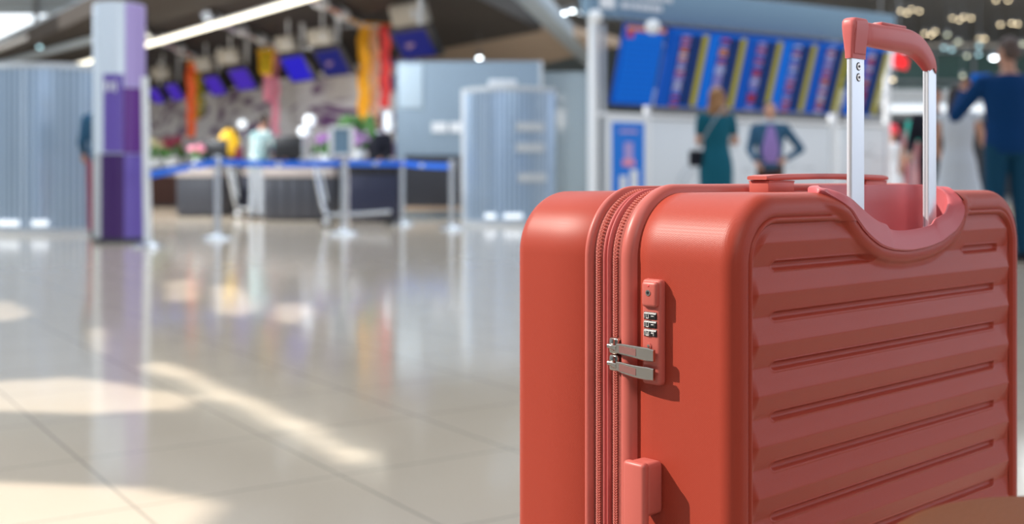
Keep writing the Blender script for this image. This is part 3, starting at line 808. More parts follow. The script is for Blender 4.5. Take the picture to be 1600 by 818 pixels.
# ---- zipper pulls
for k, (zc, tilt) in enumerate(((H_ - 0.1365, 0.0026), (H_ - 0.1505, 0.0034))):
    ys = 0.1160
    mb = MB(); mb.box((-0.0055, ys, zc), (0.0068, 0.0095, 0.0135), bev=0.0020, seg=3)
    mb.box((-0.0092, ys, zc + 0.001), (0.003, 0.0050, 0.0100), bev=0.0012)
    mb.cyl((-0.0105, ys + 0.003, zc), (-0.0105, ys - 0.003, zc), 0.0022, 0.0022, 14)
    sl = mb.build('zipper_slider', 'nickel', SC)
    mb = MB(); y0, y1 = 0.1140, 0.0690
    z0, z1 = zc - 0.0005, zc - tilt
    for (q0, q1, w0, w1, th) in ((0.0, 0.12, 0.0018, 0.0022, 0.0016), (0.12, 1.0, 0.0043, 0.0054, 0.0013)):
        S = []
        for j in range(7):
            t = q0 + (q1 - q0) * j / 6; w_ = w0 + (w1 - w0) * j / 6
            if q1 == 1.0 and j in (0, 6): w_ *= 0.86
            y = y0 + (y1 - y0) * t; z = z0 + (z1 - z0) * t - (0.0012 * math.sin(t * PI)) * k
            S.append([(-0.0118 - th, y, z - w_ + 0.0006), (-0.0118 - th, y, z + w_ - 0.0006), (-0.0118 - th + 0.0006, y, z + w_), (-0.0118 + th, y, z + w_), (-0.0118 + th, y, z - w_), (-0.0118 - th + 0.0006, y, z - w_)])
        mb.loft(S)
    mb.build('zipper_pull', 'nickel', sl, auto=30)
    mb = MB(); S = []
    for t in (0.20, 0.60):
        y = y0 + (y1 - y0) * t; z = z0 + (z1 - z0) * t - (0.0012 * math.sin(t * PI)) * k
        S.append([(-0.0134, y, z - 0.0028), (-0.0134, y, z + 0.0028), (-0.0130, y, z + 0.0028), (-0.0130, y, z - 0.0028)])
    mb.loft(S); mb.build('pull_inlay', mat('rose_inlay', (0.42, 0.20, 0.18), 0.25, metal=0.6), sl, smooth=False)

# ---- feet: spinner wheels under the case
for (x, y) in ((0.06, 0.045), (W - 0.06, 0.045), (0.06, T - 0.045), (W - 0.06, T - 0.045)):
    mb = MB(); mb.cyl((x, y, 0.054), (x, y, 0.040), 0.022, 0.018); mb.box((x, y - 0.014, 0.034), (0.006, 0.006, 0.03)); mb.box((x, y + 0.014, 0.034), (0.006, 0.006, 0.03))
    fk = mb.build('wheel_fork', 'rubber', SC)
    mb = MB(); mb.cyl((x, y - 0.010, 0.0225), (x, y + 0.010, 0.0225), 0.0225, 0.0225, 28); mb.build('wheel', 'rubber', fk)

# ================================================================== brown leather bench in the very foreground
BN = thing('bench', 'brown leather seat corner at the bottom right in front of the suitcase', 'bench', (0.72, 0.40, 0))
def cushion(x0, x1, y0, y1, z0, z1, r):
    b = bmesh.new(); bmesh.ops.create_cube(b, size=1); bmesh.ops.scale(b, vec=(x1 - x0, y1 - y0, z1 - z0), verts=b.verts)
    ve = [e for e in b.edges if abs(e.verts[0].co.z - e.verts[1].co.z) > 0.01]
    bmesh.ops.bevel(b, geom=ve, offset=0.125, segments=12, profile=0.5, affect='EDGES')
    te = [e for e in b.edges if all(v.co.z > 0 for v in e.verts) or all(v.co.z < 0 for v in e.verts)]
    bmesh.ops.bevel(b, geom=te, offset=r, segments=6, profile=0.5, affect='EDGES')
    bmesh.ops.translate(b, vec=((x0 + x1) / 2, (y0 + y1) / 2, (z0 + z1) / 2), verts=b.verts); return b
mb = MB(); mb.bm(cushion(-0.525, 0.65, -0.32, 0.322, 0.345, 0.466, 0.022)); mb.build('seat', 'leather', BN, auto=60)
mb = MB(); mb.box((0.075, 0, 0.325), (1.05, 0.56, 0.04), bev=0.005); mb.build('seat_frame', 'steel', BN)
for x in (-0.40, 0.55):
    for y in (-0.24, 0.24):
        mb = MB(); mb.cyl((x, y, 0), (x, y, 0.306), 0.018); mb.build('leg', 'steel', BN)

# ================================================================== CHECK-IN AREA (left background)
# ---- light tube and pipes
mb = MB(); p0 = (sx(475, 20.4) - 0.05, 20.4, 3.85); p1 = (sx(108, 32.7), 32.7, 3.85)
ex = (Vector(p0) - Vector(p1)).normalized()
mb.cyl(p1, Vector(p0) + ex * 3, 0.048, 0.048, 16)
tl = mb.build('tube_light', 'tube'); tag(tl, 'long bright tube light running behind the purple column under the dark ceiling', 'light')
mb = MB(); mb.cyl(Vector(p1) + Vector((0, 0, 0.06)), Vector(p0) + ex * 3 + Vector((0, 0, 0.06)), 0.03, 0.03, 8); mb.build('housing', 'white', tl)
pipe_spec = [((-3.95, 19.6), (-3.30, 24.5), 'nearest polished ceiling pipe ending above the yellow and red banners'),
             ((-6.3, 23.6), (-5.93, 28.7), 'middle polished ceiling pipe ending above the pink banner'),
             ((-8.4, 25.0), (-8.6, 31.0), 'farthest polished ceiling pipe ending above the orange banner')]
for (a, b, lab) in pipe_spec:
    t_ = thing('ceiling_pipe', lab, 'pipe', (a[0], a[1], 4.04), group='polished pipes under the dark ceiling')
    a3 = Vector((0, 0, 0)); b3 = Vector((b[0] - a[0], b[1] - a[1], -0.02))
    mb = MB(); mb.cyl(a3, b3, 0.10, 0.10, 20); mb.build('pipe', 'steel', t_)
    for q in (0.15, 0.45, 0.75):
        mb = MB(); c = a3.lerp(b3, q); mb.cyl(c - (b3 - a3).normalized() * 0.2, c + (b3 - a3).normalized() * 0.2, 0.125, 0.125, 20); mb.build('sleeve', 'white', t_)
    mb = MB(); mb.cyl(b3 + Vector((-.35, .0, -.08)), b3 + Vector((.95, 0, -.08)), 0.035, 0.035, 12); mb.build('crossbar', 'steel', t_)
    mb = MB(); mb.sph(b3, 0.14, sub=3); mb.build('end_cap', 'steel', t_)
    mb = MB(); mb.cyl((b3.x * .5, b3.y * .5, 0), (b3.x * .5, b3.y * .5, 0.3), 0.03); mb.build('hanger', 'white', t_)

# ---- screens with number boxes above
scr = [(650, 66, 66, 46, 'scr_dark', 'nearest overhead screen showing a dark blue picture, right of the red banner'),
       (522, 95, 54, 44, 'scr_dark', 'dark overhead screen just left of the yellow banner'),
       (467, 105, 50, 42, 'scr_blue', 'bright blue overhead screen right of the pink banner'),
       (381, 122, 44, 36, 'scr_violet', 'violet overhead screen just left of the pink banner'),
       (338, 132, 36, 32, 'scr_violet', 'violet overhead screen just right of the orange banner'),
       (275, 142, 30, 28, 'scr_violet', 'small violet overhead screen just left of the orange banner'),
       (246, 148, 26, 26, 'scr_violet', 'small violet overhead screen beside the purple column')]
for (px, py, w, h, m, lab) in scr:
    Y = 2.54 * FPX / (280 - py); wd = w / FPX * Y * 1.65; hd = h / FPX * Y * 1.15
    t_ = thing('overhead_screen', lab, 'screen', (sx(px, Y), Y, 3.2), R(-50), group='screens hung over the check-in counters')
    tilt = Matrix.Rotation(R(32), 4, 'X')
    mb = MB(); mb.box((0, 0, 0), (wd, 0.09, hd), bev=0.02, rot=tilt); mb.build('housing', 'black', t_)
    off = tilt @ Vector((-0.02, -0.05, -0.01))
    mb = MB(); mb.box(off, (wd * 0.80, 0.012, hd * 0.84), rot=tilt); gl = mb.build('display', m, t_, smooth=False)
    if m == 'scr_dark':
        mb = MB(); mb.sph(tilt @ Vector((-wd * 0.1, -0.055, 0)), (wd * 0.12, 0.01, hd * 0.13)); mb.build('picture_spot', 'scr_soft', gl)
    mb = MB(); mb.cyl((0.05, 0.06, hd * 0.4), (0.05, 0.06, 1.0), 0.045, 0.045, 12); mb.build('hanging_pole', 'white', t_)
boxes = [(640, 22, 58, 34, 'above the nearest screen'), (597, 22, 1, 1, None), (501, 57, 42, 26, 'above the dark screen left of the yellow banner'), (447, 68, 32, 24, 'above the bright blue screen'),
         (357, 88, 38, 24, 'above the violet screen left of the pink banner'), (319, 100, 30, 22, 'right of the orange banner top'), (252, 114, 34, 20, 'nearest the purple column')]
for (px, py, w, h, lab) in boxes:
    if lab is None: continue
    Y = (3.95 - CAMH) * FPX / (280 - py) if py < 40 else 3.0 * FPX / (280 - py); zc = sz(py, Y)
    tilt = Matrix.Rotation(R(18), 4, 'X')
    mb = MB(); mb.box((0, 0, 0), (w / FPX * Y * 1.35, 0.16, h / FPX * Y), bev=0.03, rot=tilt)
    mb.box(tilt @ Vector((w / FPX * Y * 0.28, -0.085, 0)), (w / FPX * Y * 0.2, 0.02, h / FPX * Y * 0.45), rot=tilt, mi=1)
    b_ = mb.build('counter_sign', 'beige', mats=['beige', 'lgrey']); b_.location = (sx(px, Y), Y, zc); b_.rotation_euler = (0, 0, R(-42))
    mb = MB(); mb.cyl((0, .05, 0), (0, .05, 4.2 - zc), .025, .025, 8); mb.build('hanging_rod', 'white', b_)
    tag(b_, 'beige counter sign box ' + lab, 'sign', 'beige sign boxes over the counters')

# ---- cloth banners
def banner(px0, px1, py0, py1, Y, m, lab, taper=1.0, wave=0.02, seed=1, tails=None):
    rnd = random.Random(seed); x0, x1 = sx(px0, Y), sx(px1, Y); z1, z0 = sz(py0, Y), sz(py1, Y); n = 24; S = []
    xc, hw = (x0 + x1) / 2, (x1 - x0) / 2
    for i in range(n + 1):
        t = i / n; z = z1 + (z0 - z1) * t; w = hw * (1 + (taper - 1) * t) * (1 + 0.10 * math.sin(i * 1.9 + seed)); dx = wave * math.sin(i * 0.9 + seed)
        yy_ = 0.05 * math.sin(i * 0.7 + seed)
        S.append([(dx + w * c, yy_ + 0.03 * s + 0.02 * math.sin(c * 5), z - z0) for c, s in ((-1, 0), (-.5, -1), (0, -.5), (.5, -1), (1, 0), (.5, 1), (0, .5), (-.5, 1))])
    mb = MB(); mb.loft(S); o = mb.build('banner', m, auto=60); o.location = (xc, Y, z0)
    tag(o, lab, 'banner', 'coloured cloth banners hanging from the pipes')
    mb = MB(); mb.cyl((-hw * 1.1, 0, z1 - z0), (hw * 1.1, 0, z1 - z0), 0.02, 0.02, 10); mb.build('rod', 'gold', o)
    return o
o = banner(559, 578, 36, 214, 24.45, 'gold', 'tall golden yellow banner, leftmost of the near trio', seed=1)
o = banner(578, 592, 37, 205, 24.5, 'peach', 'peach banner between the golden and the red one', 0.7, seed=2)
o = banner(594, 610, 38, 168, 24.4, 'red', 'red banner, rightmost of the near trio beside the grey booth', seed=3)
o = banner(403, 428, 78, 117, 28.5, 'yellow', 'short yellow banner hanging over the pink one', 0.8, seed=4)
mb = MB(); mb.tube([(0.02 * math.sin(k), -0.06, 0.55 - 0.06 * k) for k in range(9)], 0.05, 8); mb.build('streamer', 'olive', o)
o = banner(411, 424, 118, 158, 28.6, 'pink', 'pink ribbon banner just below the short yellow one', 0.9, seed=5)
o = banner(423, 437, 84, 222, 28.9, 'pink', 'long pale pink banner reaching down behind the patterned shirt', 0.8, seed=6)
o = banner(291, 306, 98, 214, 31.0, 'orange', 'orange red banner hanging right of the purple column', 0.9, seed=7)
o = banner(304, 313, 112, 188, 31.3, 'yellow', 'narrow yellow banner touching the orange one', 0.7, seed=8)
mb = MB()
for k in range(5): mb.sph((0.12 + 0.05 * math.sin(k * 2), -0.05, 0.25 + 0.22 * k), 0.09)
mb.build('pom_pom', 'olive', o)

# ---- stanchions
def stanchion(px, yb, yt, lab, r=0.035, belt_to=None, m='steel'):
    Y = CAMH * FPX / (yb - 280); X = sx(px, Y); h = sz(yt, Y)
    t_ = thing('stanchion', lab, 'stanchion', (X, Y, 0), group='belt barrier posts')
    mb = MB(); mb.lathe([(0.17, 0), (0.17, 0.012), (0.155, 0.028), (0.10, 0.045), (0.05, 0.055), (0.04, 0.07)], 32); mb.build('base', m, t_)
    mb = MB(); mb.cyl((0, 0, 0.05), (0, 0, h - 0.1), r, r, 20); mb.build('post', m, t_)
    mb = MB(); mb.lathe([(r, h - 0.11), (r + 0.014, h - 0.10), (r + 0.014, h - 0.01), (r, h)], 20); mb.build('belt_head', m, t_)
    if belt_to:
        for (px2, yb2, yt2, dip) in belt_to:
            Y2 = CAMH * FPX / (yb2 - 280); X2 = sx(px2, Y2) - X; h2 = sz(yt2, Y2)
            S = []
            for k in range(17):
                q = k / 16; z = (h - 0.065) * (1 - q) + (h2 - 0.065) * q - dip * math.sin(PI * q)
                c = Vector((X2 * q, (Y2 - Y) * q, z)); S.append([(c.x, c.y - 0.002, z - 0.036), (c.x, c.y + 0.002, z - 0.036), (c.x, c.y + 0.002, z + 0.036), (c.x, c.y - 0.002, z + 0.036)])
            mb = MB(); mb.loft(S); mb.build('belt', 'belt', t_, smooth=False)
            mb = MB(); c = Vector((X2 * .45, (Y2 - Y) * .45, (h + h2) / 2 - 0.065 - dip)); mb.box(c + Vector((0, -0.006, 0)), (0.12, 0.004, 0.04)); mb.build('belt_print', 'white', t_, smooth=False)
    return t_
stanchion(340, 373, 243, 'steel barrier post with bright round base, nearest the purple column', belt_to=[(537, 366, 246, 0.02), (236, 386, 262, 0.0)])
t_ = stanchion(537, 366, 246, 'steel barrier post carrying the square sign frame', belt_to=[(629, 351, 249, 0.0)])
stanchion(629, 351, 248, 'thin steel barrier post in front of the grey booth corner', r=0.03, belt_to=[(706, 358, 252, 0.01)])
stanchion(706, 358, 250, 'rightmost steel barrier post beside the ribbed screen')
tp = thing('tall_post', 'tall slim white pole standing right beside the purple column', 'post', (sx(231, 11.2), 11.2, 0))
mb = MB(); mb.lathe([(0.16, 0), (0.16, 0.015), (0.12, 0.04), (0.04, 0.06)], 28); mb.build('base', 'steel', tp)
mb = MB(); mb.cyl((0, 0, 0.05), (-0.03, 0, 1.66), 0.04, 0.036, 18); mb.build('pole', 'white', tp)
# sign frame on the second post
Ys = CAMH * FPX / (366 - 280)
sf = thing('information_holder', 'white framed information holder standing on the second barrier post', 'sign', (sx(534, Ys), Ys - 0.03, sz(246, Ys)))
w_, h_ = 38 / FPX * Ys, 50 / FPX * Ys
mb = MB(); mb.box((-w_ * .42, 0, h_ / 2), (w_ * .18, .03, h_), bev=.006); mb.box((w_ * .42, 0, h_ / 2), (w_ * .18, .03, h_), bev=.006)
mb.box((0, 0, h_ - .02), (w_, .03, .035), bev=.006); mb.box((0, 0, .03), (w_, .03, .035), bev=.006); mb.build('frame', 'glow_frame' if 'glow_frame' in M else 'white', sf)
mb = MB(); mb.box((0, 0.01, h_ / 2), (w_ * .8, .008, h_ * .85)); mb.build('panel', 'bluegrey', sf, smooth=False)

# ---- purple column
PX = sx(187, 12.1)
pc = thing('column', 'tall round purple and silver advertising column at the left', 'column', (PX, 12.1, 0), R(0))
def arcpanel(mb, r, a0, a1, z0, z1, n=14, th=0.02):
    v = []; 
    for k in range(n + 1):
        a = R(a0 + (a1 - a0) * k / n)
        for (rr, z) in ((r, z0), (r, z1), (r - th, z1), (r - th, z0)): v.append((rr * math.cos(a), rr * math.sin(a), z))
    f = []
    for k in range(n):
        for j in range(4): f.append([k * 4 + j, k * 4 + (j + 1) % 4, (k + 1) * 4 + (j + 1) % 4, (k + 1) * 4 + j])
    f.append([0, 1, 2, 3]); f.append([n * 4 + j for j in range(4)]); mb.add(v, f)
mb = MB(); mb.cyl((0, 0, 0.0), (0, 0, 2.50), 0.255, 0.255, 40); mb.build('core', 'silverblue', pc)
mb = MB(); mb.cyl((0, 0, 0.0), (0, 0, 0.05), 0.27, 0.27, 40); mb.build('plinth', 'charcoal', pc)
mb = MB(); arcpanel(mb, 0.268, 180, 246, 0.93, 2.49); mb.build('silver_panel', 'silverblue', pc)
mb = MB(); arcpanel(mb, 0.268, 246, 300, 1.75, 2.49); arcpanel(mb, 0.2681, 246, 252, 0.93, 1.75, 3); mb.build('blue_panel', 'silverblue', pc)
mb = MB(); arcpanel(mb, 0.268, 252, 296, 0.94, 1.75); mb.build('violet_panel', 'violet', pc)
mb = MB(); arcpanel(mb, 0.268, 300, 365, 1.62, 2.49); mb.build('lilac_panel', 'lilac', pc)
mb = MB(); arcpanel(mb, 0.268, 297, 365, 0.93, 1.61); mb.build('purple_panel', 'purple', pc)
mb = MB(); arcpanel(mb, 0.268, 180, 246, 0.05, 0.92); mb.build('grey_panel', 'lgrey', pc)
mb = MB(); arcpanel(mb, 0.268, 246, 298, 0.05, 0.92); mb.build('dark_panel', 'dpurple', pc)
mb = MB(); arcpanel(mb, 0.268, 298, 365, 0.05, 0.92); mb.build('lower_purple_panel', 'violet', pc)
mb = MB()
for k, dx in enumerate((-0.05, 0.0, 0.045)): mb.box((0.0 + dx, -0.274, 1.62), (0.022, 0.006, 0.11 - 0.02 * (k == 1)))
mb.build('white_mark', 'white', pc, smooth=False)

# ---- ribbed round screens (two)
def drum(px0, px1, yb, yt, lab, a_open, arc0=165, arc1=375, lit=None):
    Y = CAMH * FPX / (yb - 280); x0, x1 = sx(px0, Y), sx(px1, Y); r = (x1 - x0) / 2; h = sz(yt, Y + r * 0.0)
    t_ = thing('ribbed_screen', lab, 'screen', ((x0 + x1) / 2, Y + r, 0), group='curved ribbed metal enclosures')
    n = 120; mb = MB(); v = []
    for k in range(n + 1):
        a = R(arc0 + (arc1 - arc0) * k / n); rr = r + (0.012 if k % 2 else 0)
        for (q, z) in ((rr, 0.06), (rr, h - 0.06), (rr - 0.03, h - 0.06), (rr - 0.03, 0.06)): v.append((q * math.cos(a), q * math.sin(a), z))
    f = []
    for k in range(n):
        for j in range(4): f.append([k * 4 + j, k * 4 + (j + 1) % 4, (k + 1) * 4 + (j + 1) % 4, (k + 1) * 4 + j])
    f += [[0, 1, 2, 3], [n * 4 + j for j in range(4)]]; mb.add(v, f); mb.build('ribbed_skin', 'perf', t_, smooth=False)
    mb = MB(); arcpanel(mb, r + 0.02, arc0, arc1, h - 0.07, h, 60, 0.06); mb.build('top_rail', 'lgrey', t_)
    mb = MB(); arcpanel(mb, r + 0.02, arc0, arc1, 0.0, 0.07, 60, 0.06); mb.build('bottom_rail', 'lgrey', t_)
    for (c0, c1) in lit or ():
        mb = MB(); arcpanel(mb, r + 0.026, c0, c1, 0.10, 0.17, 8, 0.02); mb.build('lit_slot', 'glow_soft', t_)
    return t_, r, h
t1, r1, h1 = drum(-52, 140, 366, 97, 'left round enclosure of ribbed blue metal at the left edge', 0, lit=[(238, 262), (274, 288)])
t2, r2, h2 = drum(724, 872, 352, 134, 'smaller pale ribbed enclosure with bright left edge in the middle', 0, 188, 345, lit=[(238, 252), (262, 284)])
a = R(188); mb = MB(); mb.box((r2 * math.cos(a), r2 * math.sin(a), h2 / 2), (0.12, 0.12, h2), bev=0.02); mb.build('edge_post', 'white', t2)
for (a_, z_, w2) in ((292, 1.35, .5), (292, 1.05, .5), (295, .62, .4)):
    mb = MB(); arcpanel(mb, r2 + 0.03, a_ - 16, a_ + 22, z_, z_ + 0.13, 10, 0.02); mb.build('notice_strip', 'lgrey', t2)
mb = MB(); mb.box((-0.12, -0.2, h2 + 0.06), (0.42, 0.25, 0.12), bev=0.03); tag(mb.build('box', 'white'), 'small white box resting on top of the smaller ribbed enclosure', 'box')
bpy.data.objects['box'].location = (t2.location.x, t2.location.y, 0)

# ---- grey booth behind
YB = 19.5
bo = thing('booth', 'large grey blue frosted booth behind the smaller ribbed enclosure', 'booth', (sx(770, YB), YB, 0))
xl, xr = sx(622, YB) - sx(770, YB), sx(845, YB) - sx(770, YB); hb = sz(96, YB)
mb = MB(); mb.box(((xl + xr) / 2, 0, hb / 2), (xr - xl, 0.08, hb), bev=0.01); mb.build('front_wall', 'frost', bo)
mb = MB(); mb.box((xl + 0.22, -0.05, hb - 0.42), (0.40, 0.03, 0.75), bev=0.01); mb.build('lit_poster', 'frost_lit', bo)
mb = MB(); mb.box((xl, 1.2, hb / 2), (0.08, 2.4, hb), bev=0.01); mb.build('side_wall', 'frost', bo)
mb = MB(); mb.box((xr + 0.42, 0.25, hb * 0.47), (0.84, 0.03, hb * 0.94)); mb.build('glass_pane', 'glass', bo, smooth=False)
mb = MB(); mb.box((xr, 0, hb / 2), (0.06, 0.12, hb)); mb.build('door_post', 'lgrey', bo)
mb = MB(); mb.box((xr + 0.84, 0.25, hb / 2), (0.06, 0.12, hb)); mb.build('door_post', 'lgrey', bo)
mb = MB(); mb.box(((xl + xr) / 2, -0.05, 0.62), ((xr - xl) * 0.9, 0.02, 0.9)); mb.build('lower_window', 'charcoal', bo, smooth=False)
mb = MB(); mb.box(((xl + xr) / 2, -0.07, 0.16), ((xr - xl) * 0.9, 0.02, 0.08)); mb.build('skirting', 'wood', bo, smooth=False)
for (px, w) in ((687, 24), (712, 18)):
    mb = MB(); mb.box((sx(px, YB) - sx(770, YB), -0.06, sz(199, YB)), (w / FPX * YB, 0.02, 0.17)); mb.build('notice', 'white', bo, smooth=False)

# ---- check-in counters
def counter(px0, px1, yt, yb, lab, m='charcoal', fas='taupe', depth=0.9, rz=0.0):
    Y = CAMH * FPX / (yb - 280); x0, x1 = sx(px0, Y), sx(px1, Y); w = x1 - x0; h = sz(yt, Y)
    t_ = thing('check_in_counter', lab, 'counter', ((x0 + x1) / 2, Y + depth / 2, 0), rz, 'check-in counters')
    mb = MB(); mb.box((0, 0, h * 0.42), (w, depth, h * 0.76), bev=0.015)
    for k in range(-2, 3): mb.box((k * w / 5.5, -depth / 2 - 0.006, h * 0.42), (0.02, 0.02, h * 0.7))
    mb.build('body', m, t_)
    mb = MB(); mb.box((0, 0, 0.03), (w * 0.95, depth * 0.95, 0.06)); mb.build('kick_plate', 'black', t_, smooth=False)
    mb = MB(); mb.box((0, -0.03, h * 0.88), (w * 1.02, depth, h * 0.18), bev=0.015); mb.build('fascia', fas, t_)
    mb = MB(); mb.box((0, -0.02, h * 0.985), (w * 1.06, depth * 1.06, h * 0.035), bev=0.008); mb.build('worktop', 'charcoal', t_)
    return t_, Y, h
c = []
c.append(counter(205, 286, 262, 322, 'farthest dark check-in counter right of the purple column', 'brown_cloth'))
c.append(counter(276, 346, 259, 338, 'grey check-in counter behind the nearest barrier post', 'charcoal'))
c.append(counter(412, 522, 258, 345, 'dark check-in counter between the two luggage trolleys', 'charcoal'))
c.append(counter(545, 622, 250, 347, 'navy check-in counter right of the second luggage trolley', 'navy', 'black'))
c.append(counter(350, 408, 258, 331, 'check-in counter behind the first luggage trolley', 'navy', 'taupe'))
for (px, Y, w, h, lab, z0_) in ((452, 18.6, .5, .36, 'black monitor on the counter between the trolleys', .885), (334, 20.8, .5, .36, 'black monitor on the grey counter behind the barrier post', .905)):
    t_ = thing('monitor', lab, 'monitor', (sx(px, Y), Y, z0_))
    mb = MB(); mb.box((0, 0, .30), (w, .04, h), bev=.01); mb.build('display', 'black', t_)
    mb = MB(); mb.cyl((0, .02, 0.02), (0, .02, .15), .02); mb.box((0, .02, 0.01), (.22, .16, .02)); mb.build('foot', 'black', t_)

# ---- luggage trolleys
def trolley(px, yb, lab, rz):
    Y = CAMH * FPX / (yb - 280); t_ = thing('luggage_trolley', lab, 'luggage trolley', (sx(px, Y), Y, 0), rz, 'luggage trolleys at the counters')
    for s in (-1, 1):
        mb = MB(); mb.tube([(-0.20, s * 0.24, 1.02), (-0.17, s * 0.24, 0.90), (-0.05, s * 0.24, 0.30), (0.0, s * 0.24, 0.16)], 0.024, 10); mb.build('side_frame', 'steel', t_)
        mb = MB(); mb.tube([(0.0, s * 0.24, 0.16), (0.45, s * 0.20, 0.17), (0.90, s * 0.10, 0.20)], 0.022, 10); mb.build('base_rail', 'steel', t_)
        mb = MB(); mb.cyl((0.0, s * 0.27, 0.085), (0.0, s * 0.22, 0.085), 0.085, 0.085, 24); mb.build('wheel', 'rubber', t_)
        mb = MB(); mb.cyl((0.0, s * 0.28, 0.085), (0.0, s * 0.215, 0.085), 0.045, 0.045, 20); mb.build('wheel_cover', 'white', t_)
    mb = MB(); mb.cyl((0.88, 0.02, 0.07), (0.88, -0.02, 0.07), 0.07, 0.07, 24); mb.build('wheel', 'rubber', t_)
    mb = MB(); mb.cyl((-0.20, -0.27, 1.03), (-0.20, 0.27, 1.03), 0.028, 0.028, 14); mb.build('push_bar', 'black', t_)
    mb = MB()
    for k in range(7): mb.cyl((0.05 + 0.11 * k, -0.23 + 0.014 * k, 0.185), (0.05 + 0.11 * k, 0.23 - 0.014 * k, 0.185), 0.011, 0.011, 8)
    mb.build('platform', 'steel', t_)
    mb = MB(); mb.box((-0.035, 0, 0.56), (0.02, 0.44, 0.42), bev=0.008, rot=Matrix.Rotation(R(-11), 4, 'Y')); mb.build('ad_panel', 'offwhite', t_)
    mb = MB()
    for z_ in (0.78, 0.86, 0.94): mb.tube([(-0.15, -0.2, z_), (0.03, -0.19, z_), (0.03, 0.19, z_), (-0.15, 0.2, z_)], 0.008, 6)
    mb.build('basket', 'steel', t_); return t_
trolley(372, 340, 'silver luggage trolley standing at the left, behind the long blue belt', R(12))
trolley(510, 353, 'silver luggage trolley beside the post with the sign frame', R(8))
def bag(px, Y, z0, w, h, d, m, lab, rz=0.0):
    t_ = thing('travel_bag', lab, 'bag', (sx(px, Y), Y, z0), rz)
    mb = MB(); mb.box((0, 0, h / 2), (w, d, h), bev=min(w, d, h) * .16, seg=3); mb.build('body', m, t_)
    mb = MB(); mb.tube([(-w * .2, 0, h), (-w * .18, 0, h + .05), (w * .18, 0, h + .05), (w * .2, 0, h)], .012, 8); mb.build('handle', 'black', t_)
    return t_
bag(392, 19.75, 0.2, 0.42, 0.30, 0.30, 'black_cloth', 'black bag lying on the left luggage trolley')

# ---- flower arrangements on the counters
def flowers(px, Y, z0, s, m, lab, m2='leaf', seed=0):
    rnd = random.Random(seed); t_ = thing('flower_arrangement', lab, 'flowers', (sx(px, Y), Y, z0))
    mb = MB(); mb.lathe([(s * .22, 0), (s * .32, s * .1), (s * .30, s * .45), (s * .34, s * .5)], 20); mb.build('pot', 'white', t_)
    mb = MB()
    for k in range(26): a = rnd.uniform(0, 2 * PI); r = s * .5 * math.sqrt(rnd.random()); mb.sph((r * math.cos(a), r * math.sin(a), s * (.75 + .45 * rnd.random())), s * rnd.uniform(.10, .17), sub=1)
    mb.build('blossoms', m, t_)
    mb = MB()
    for k in range(16):
        a = rnd.uniform(0, 2 * PI); r = s * .5
        mb.sph((r * math.cos(a) * rnd.uniform(.4, 1), r * math.sin(a), s * (.55 + .3 * rnd.random())), (s * .13, s * .05, s * .2), sub=1)
    mb.build('leaves', m2, t_)
flowers(243, 28.4, 0.937, 0.58, 'cream', 'cream flowers on the far counter right of the purple column', seed=1)
flowers(268, 28.4, 0.937, 0.62, 'maroon', 'maroon flowers right of the cream ones', seed=2)
flowers(310, 20.8, 0.905, 0.30, 'pink', 'small pink and white flowers below the orange banner', seed=3)
flowers(512, 18.6, 0.885, 0.40, 'orchid', 'purple orchids left of the sign frame', seed=4)
flowers(559, 18.2, 0.955, 0.38, 'orchid', 'purple orchids right of the sign frame with tall green leaves', seed=5)
mb = MB()
rnd = random.Random(3)
for k in range(14): a = rnd.uniform(-1.2, 1.2); mb.sph((0.25 * a, rnd.uniform(-.1, .1), 0.45 + 0.18 * rnd.random()), (.09, .04, .14), sub=1)
mb.build('tall_leaves', 'leaf', [o for o in bpy.data.objects if o.name.startswith('flower_arrangement')][-1])

# ---- round white lamps / bright heads at the counters
for (px, py, Y, r, lab) in ((484, 187, 18.7, .13, 'larger round white desk lamp above the counters'), (474, 204, 18.5, .115, 'smaller round white desk lamp just below the larger one'), (379, 196, 23.6, .13, 'round pale blue lamp left of the patterned shirt')):
    t_ = thing('desk_lamp', lab, 'lamp', (sx(px, Y), Y, .93 if Y > 20 else .885))
    mb = MB(); mb.sph((0, 0, sz(py, Y) - .9), r * .72, sub=3); mb.build('globe', 'glow_soft', t_)
    mb = MB(); mb.cyl((0, 0, 0), (0, 0, sz(py, Y) - .9 - r * .6), .02); mb.lathe([(.1, 0), (.1, .02), (.03, .04)], 20); mb.build('stand', 'steel', t_)
t_ = thing('upright_light', 'upright capsule-shaped white light right of the red banner', 'lamp', (sx(606, 21), 21, 0.0))
mb = MB(); mb.cap((0, 0, sz(200, 21)), (0, 0, sz(180, 21)), .075); mb.build('diffuser', 'glow_soft', t_)
mb = MB(); mb.cyl((0, 0, 0), (0, 0, sz(208, 21)), .03); mb.lathe([(.16, 0), (.16, .02), (.03, .05)], 20); mb.build('stand', 'steel', t_)

# ================================================================== FLIGHT BOARD FRAME (right background)
FB = Vector((2.04, 17.0, 0)); FD = Vector((0.84, 0.54, 0)).normalized(); FA = math.atan2(FD.y, FD.x)
fr = thing('display_frame', 'white steel frame with blue grey header carrying the flight boards', 'frame', FB, FA)
def fpost(s, r, z, m='white'):
    mb = MB(); mb.cyl((s, 0, 0), (s, 0, z), r, r, 20); mb.build('post', m, fr)
fpost(-1.04, 0.075, 3.4); fpost(-0.86, 0.035, 2.9, 'lgrey'); fpost(-0.04, 0.05, 2.9); fpost(3.95, 0.08, 2.95); fpost(5.3, 0.06, 2.95)
mb = MB(); mb.box((2.1, 0.0, 3.25), (6.6, 0.22, 0.50), bev=0.02); hd_ = mb.build('header', 'bluegrey', fr)
mb = MB(); mb.box((-0.88, -0.12, 3.24), (0.26, 0.02, 0.26)); mb.build('pictogram', 'white', hd_, smooth=False)
mb = MB()
rnd = random.Random(7)
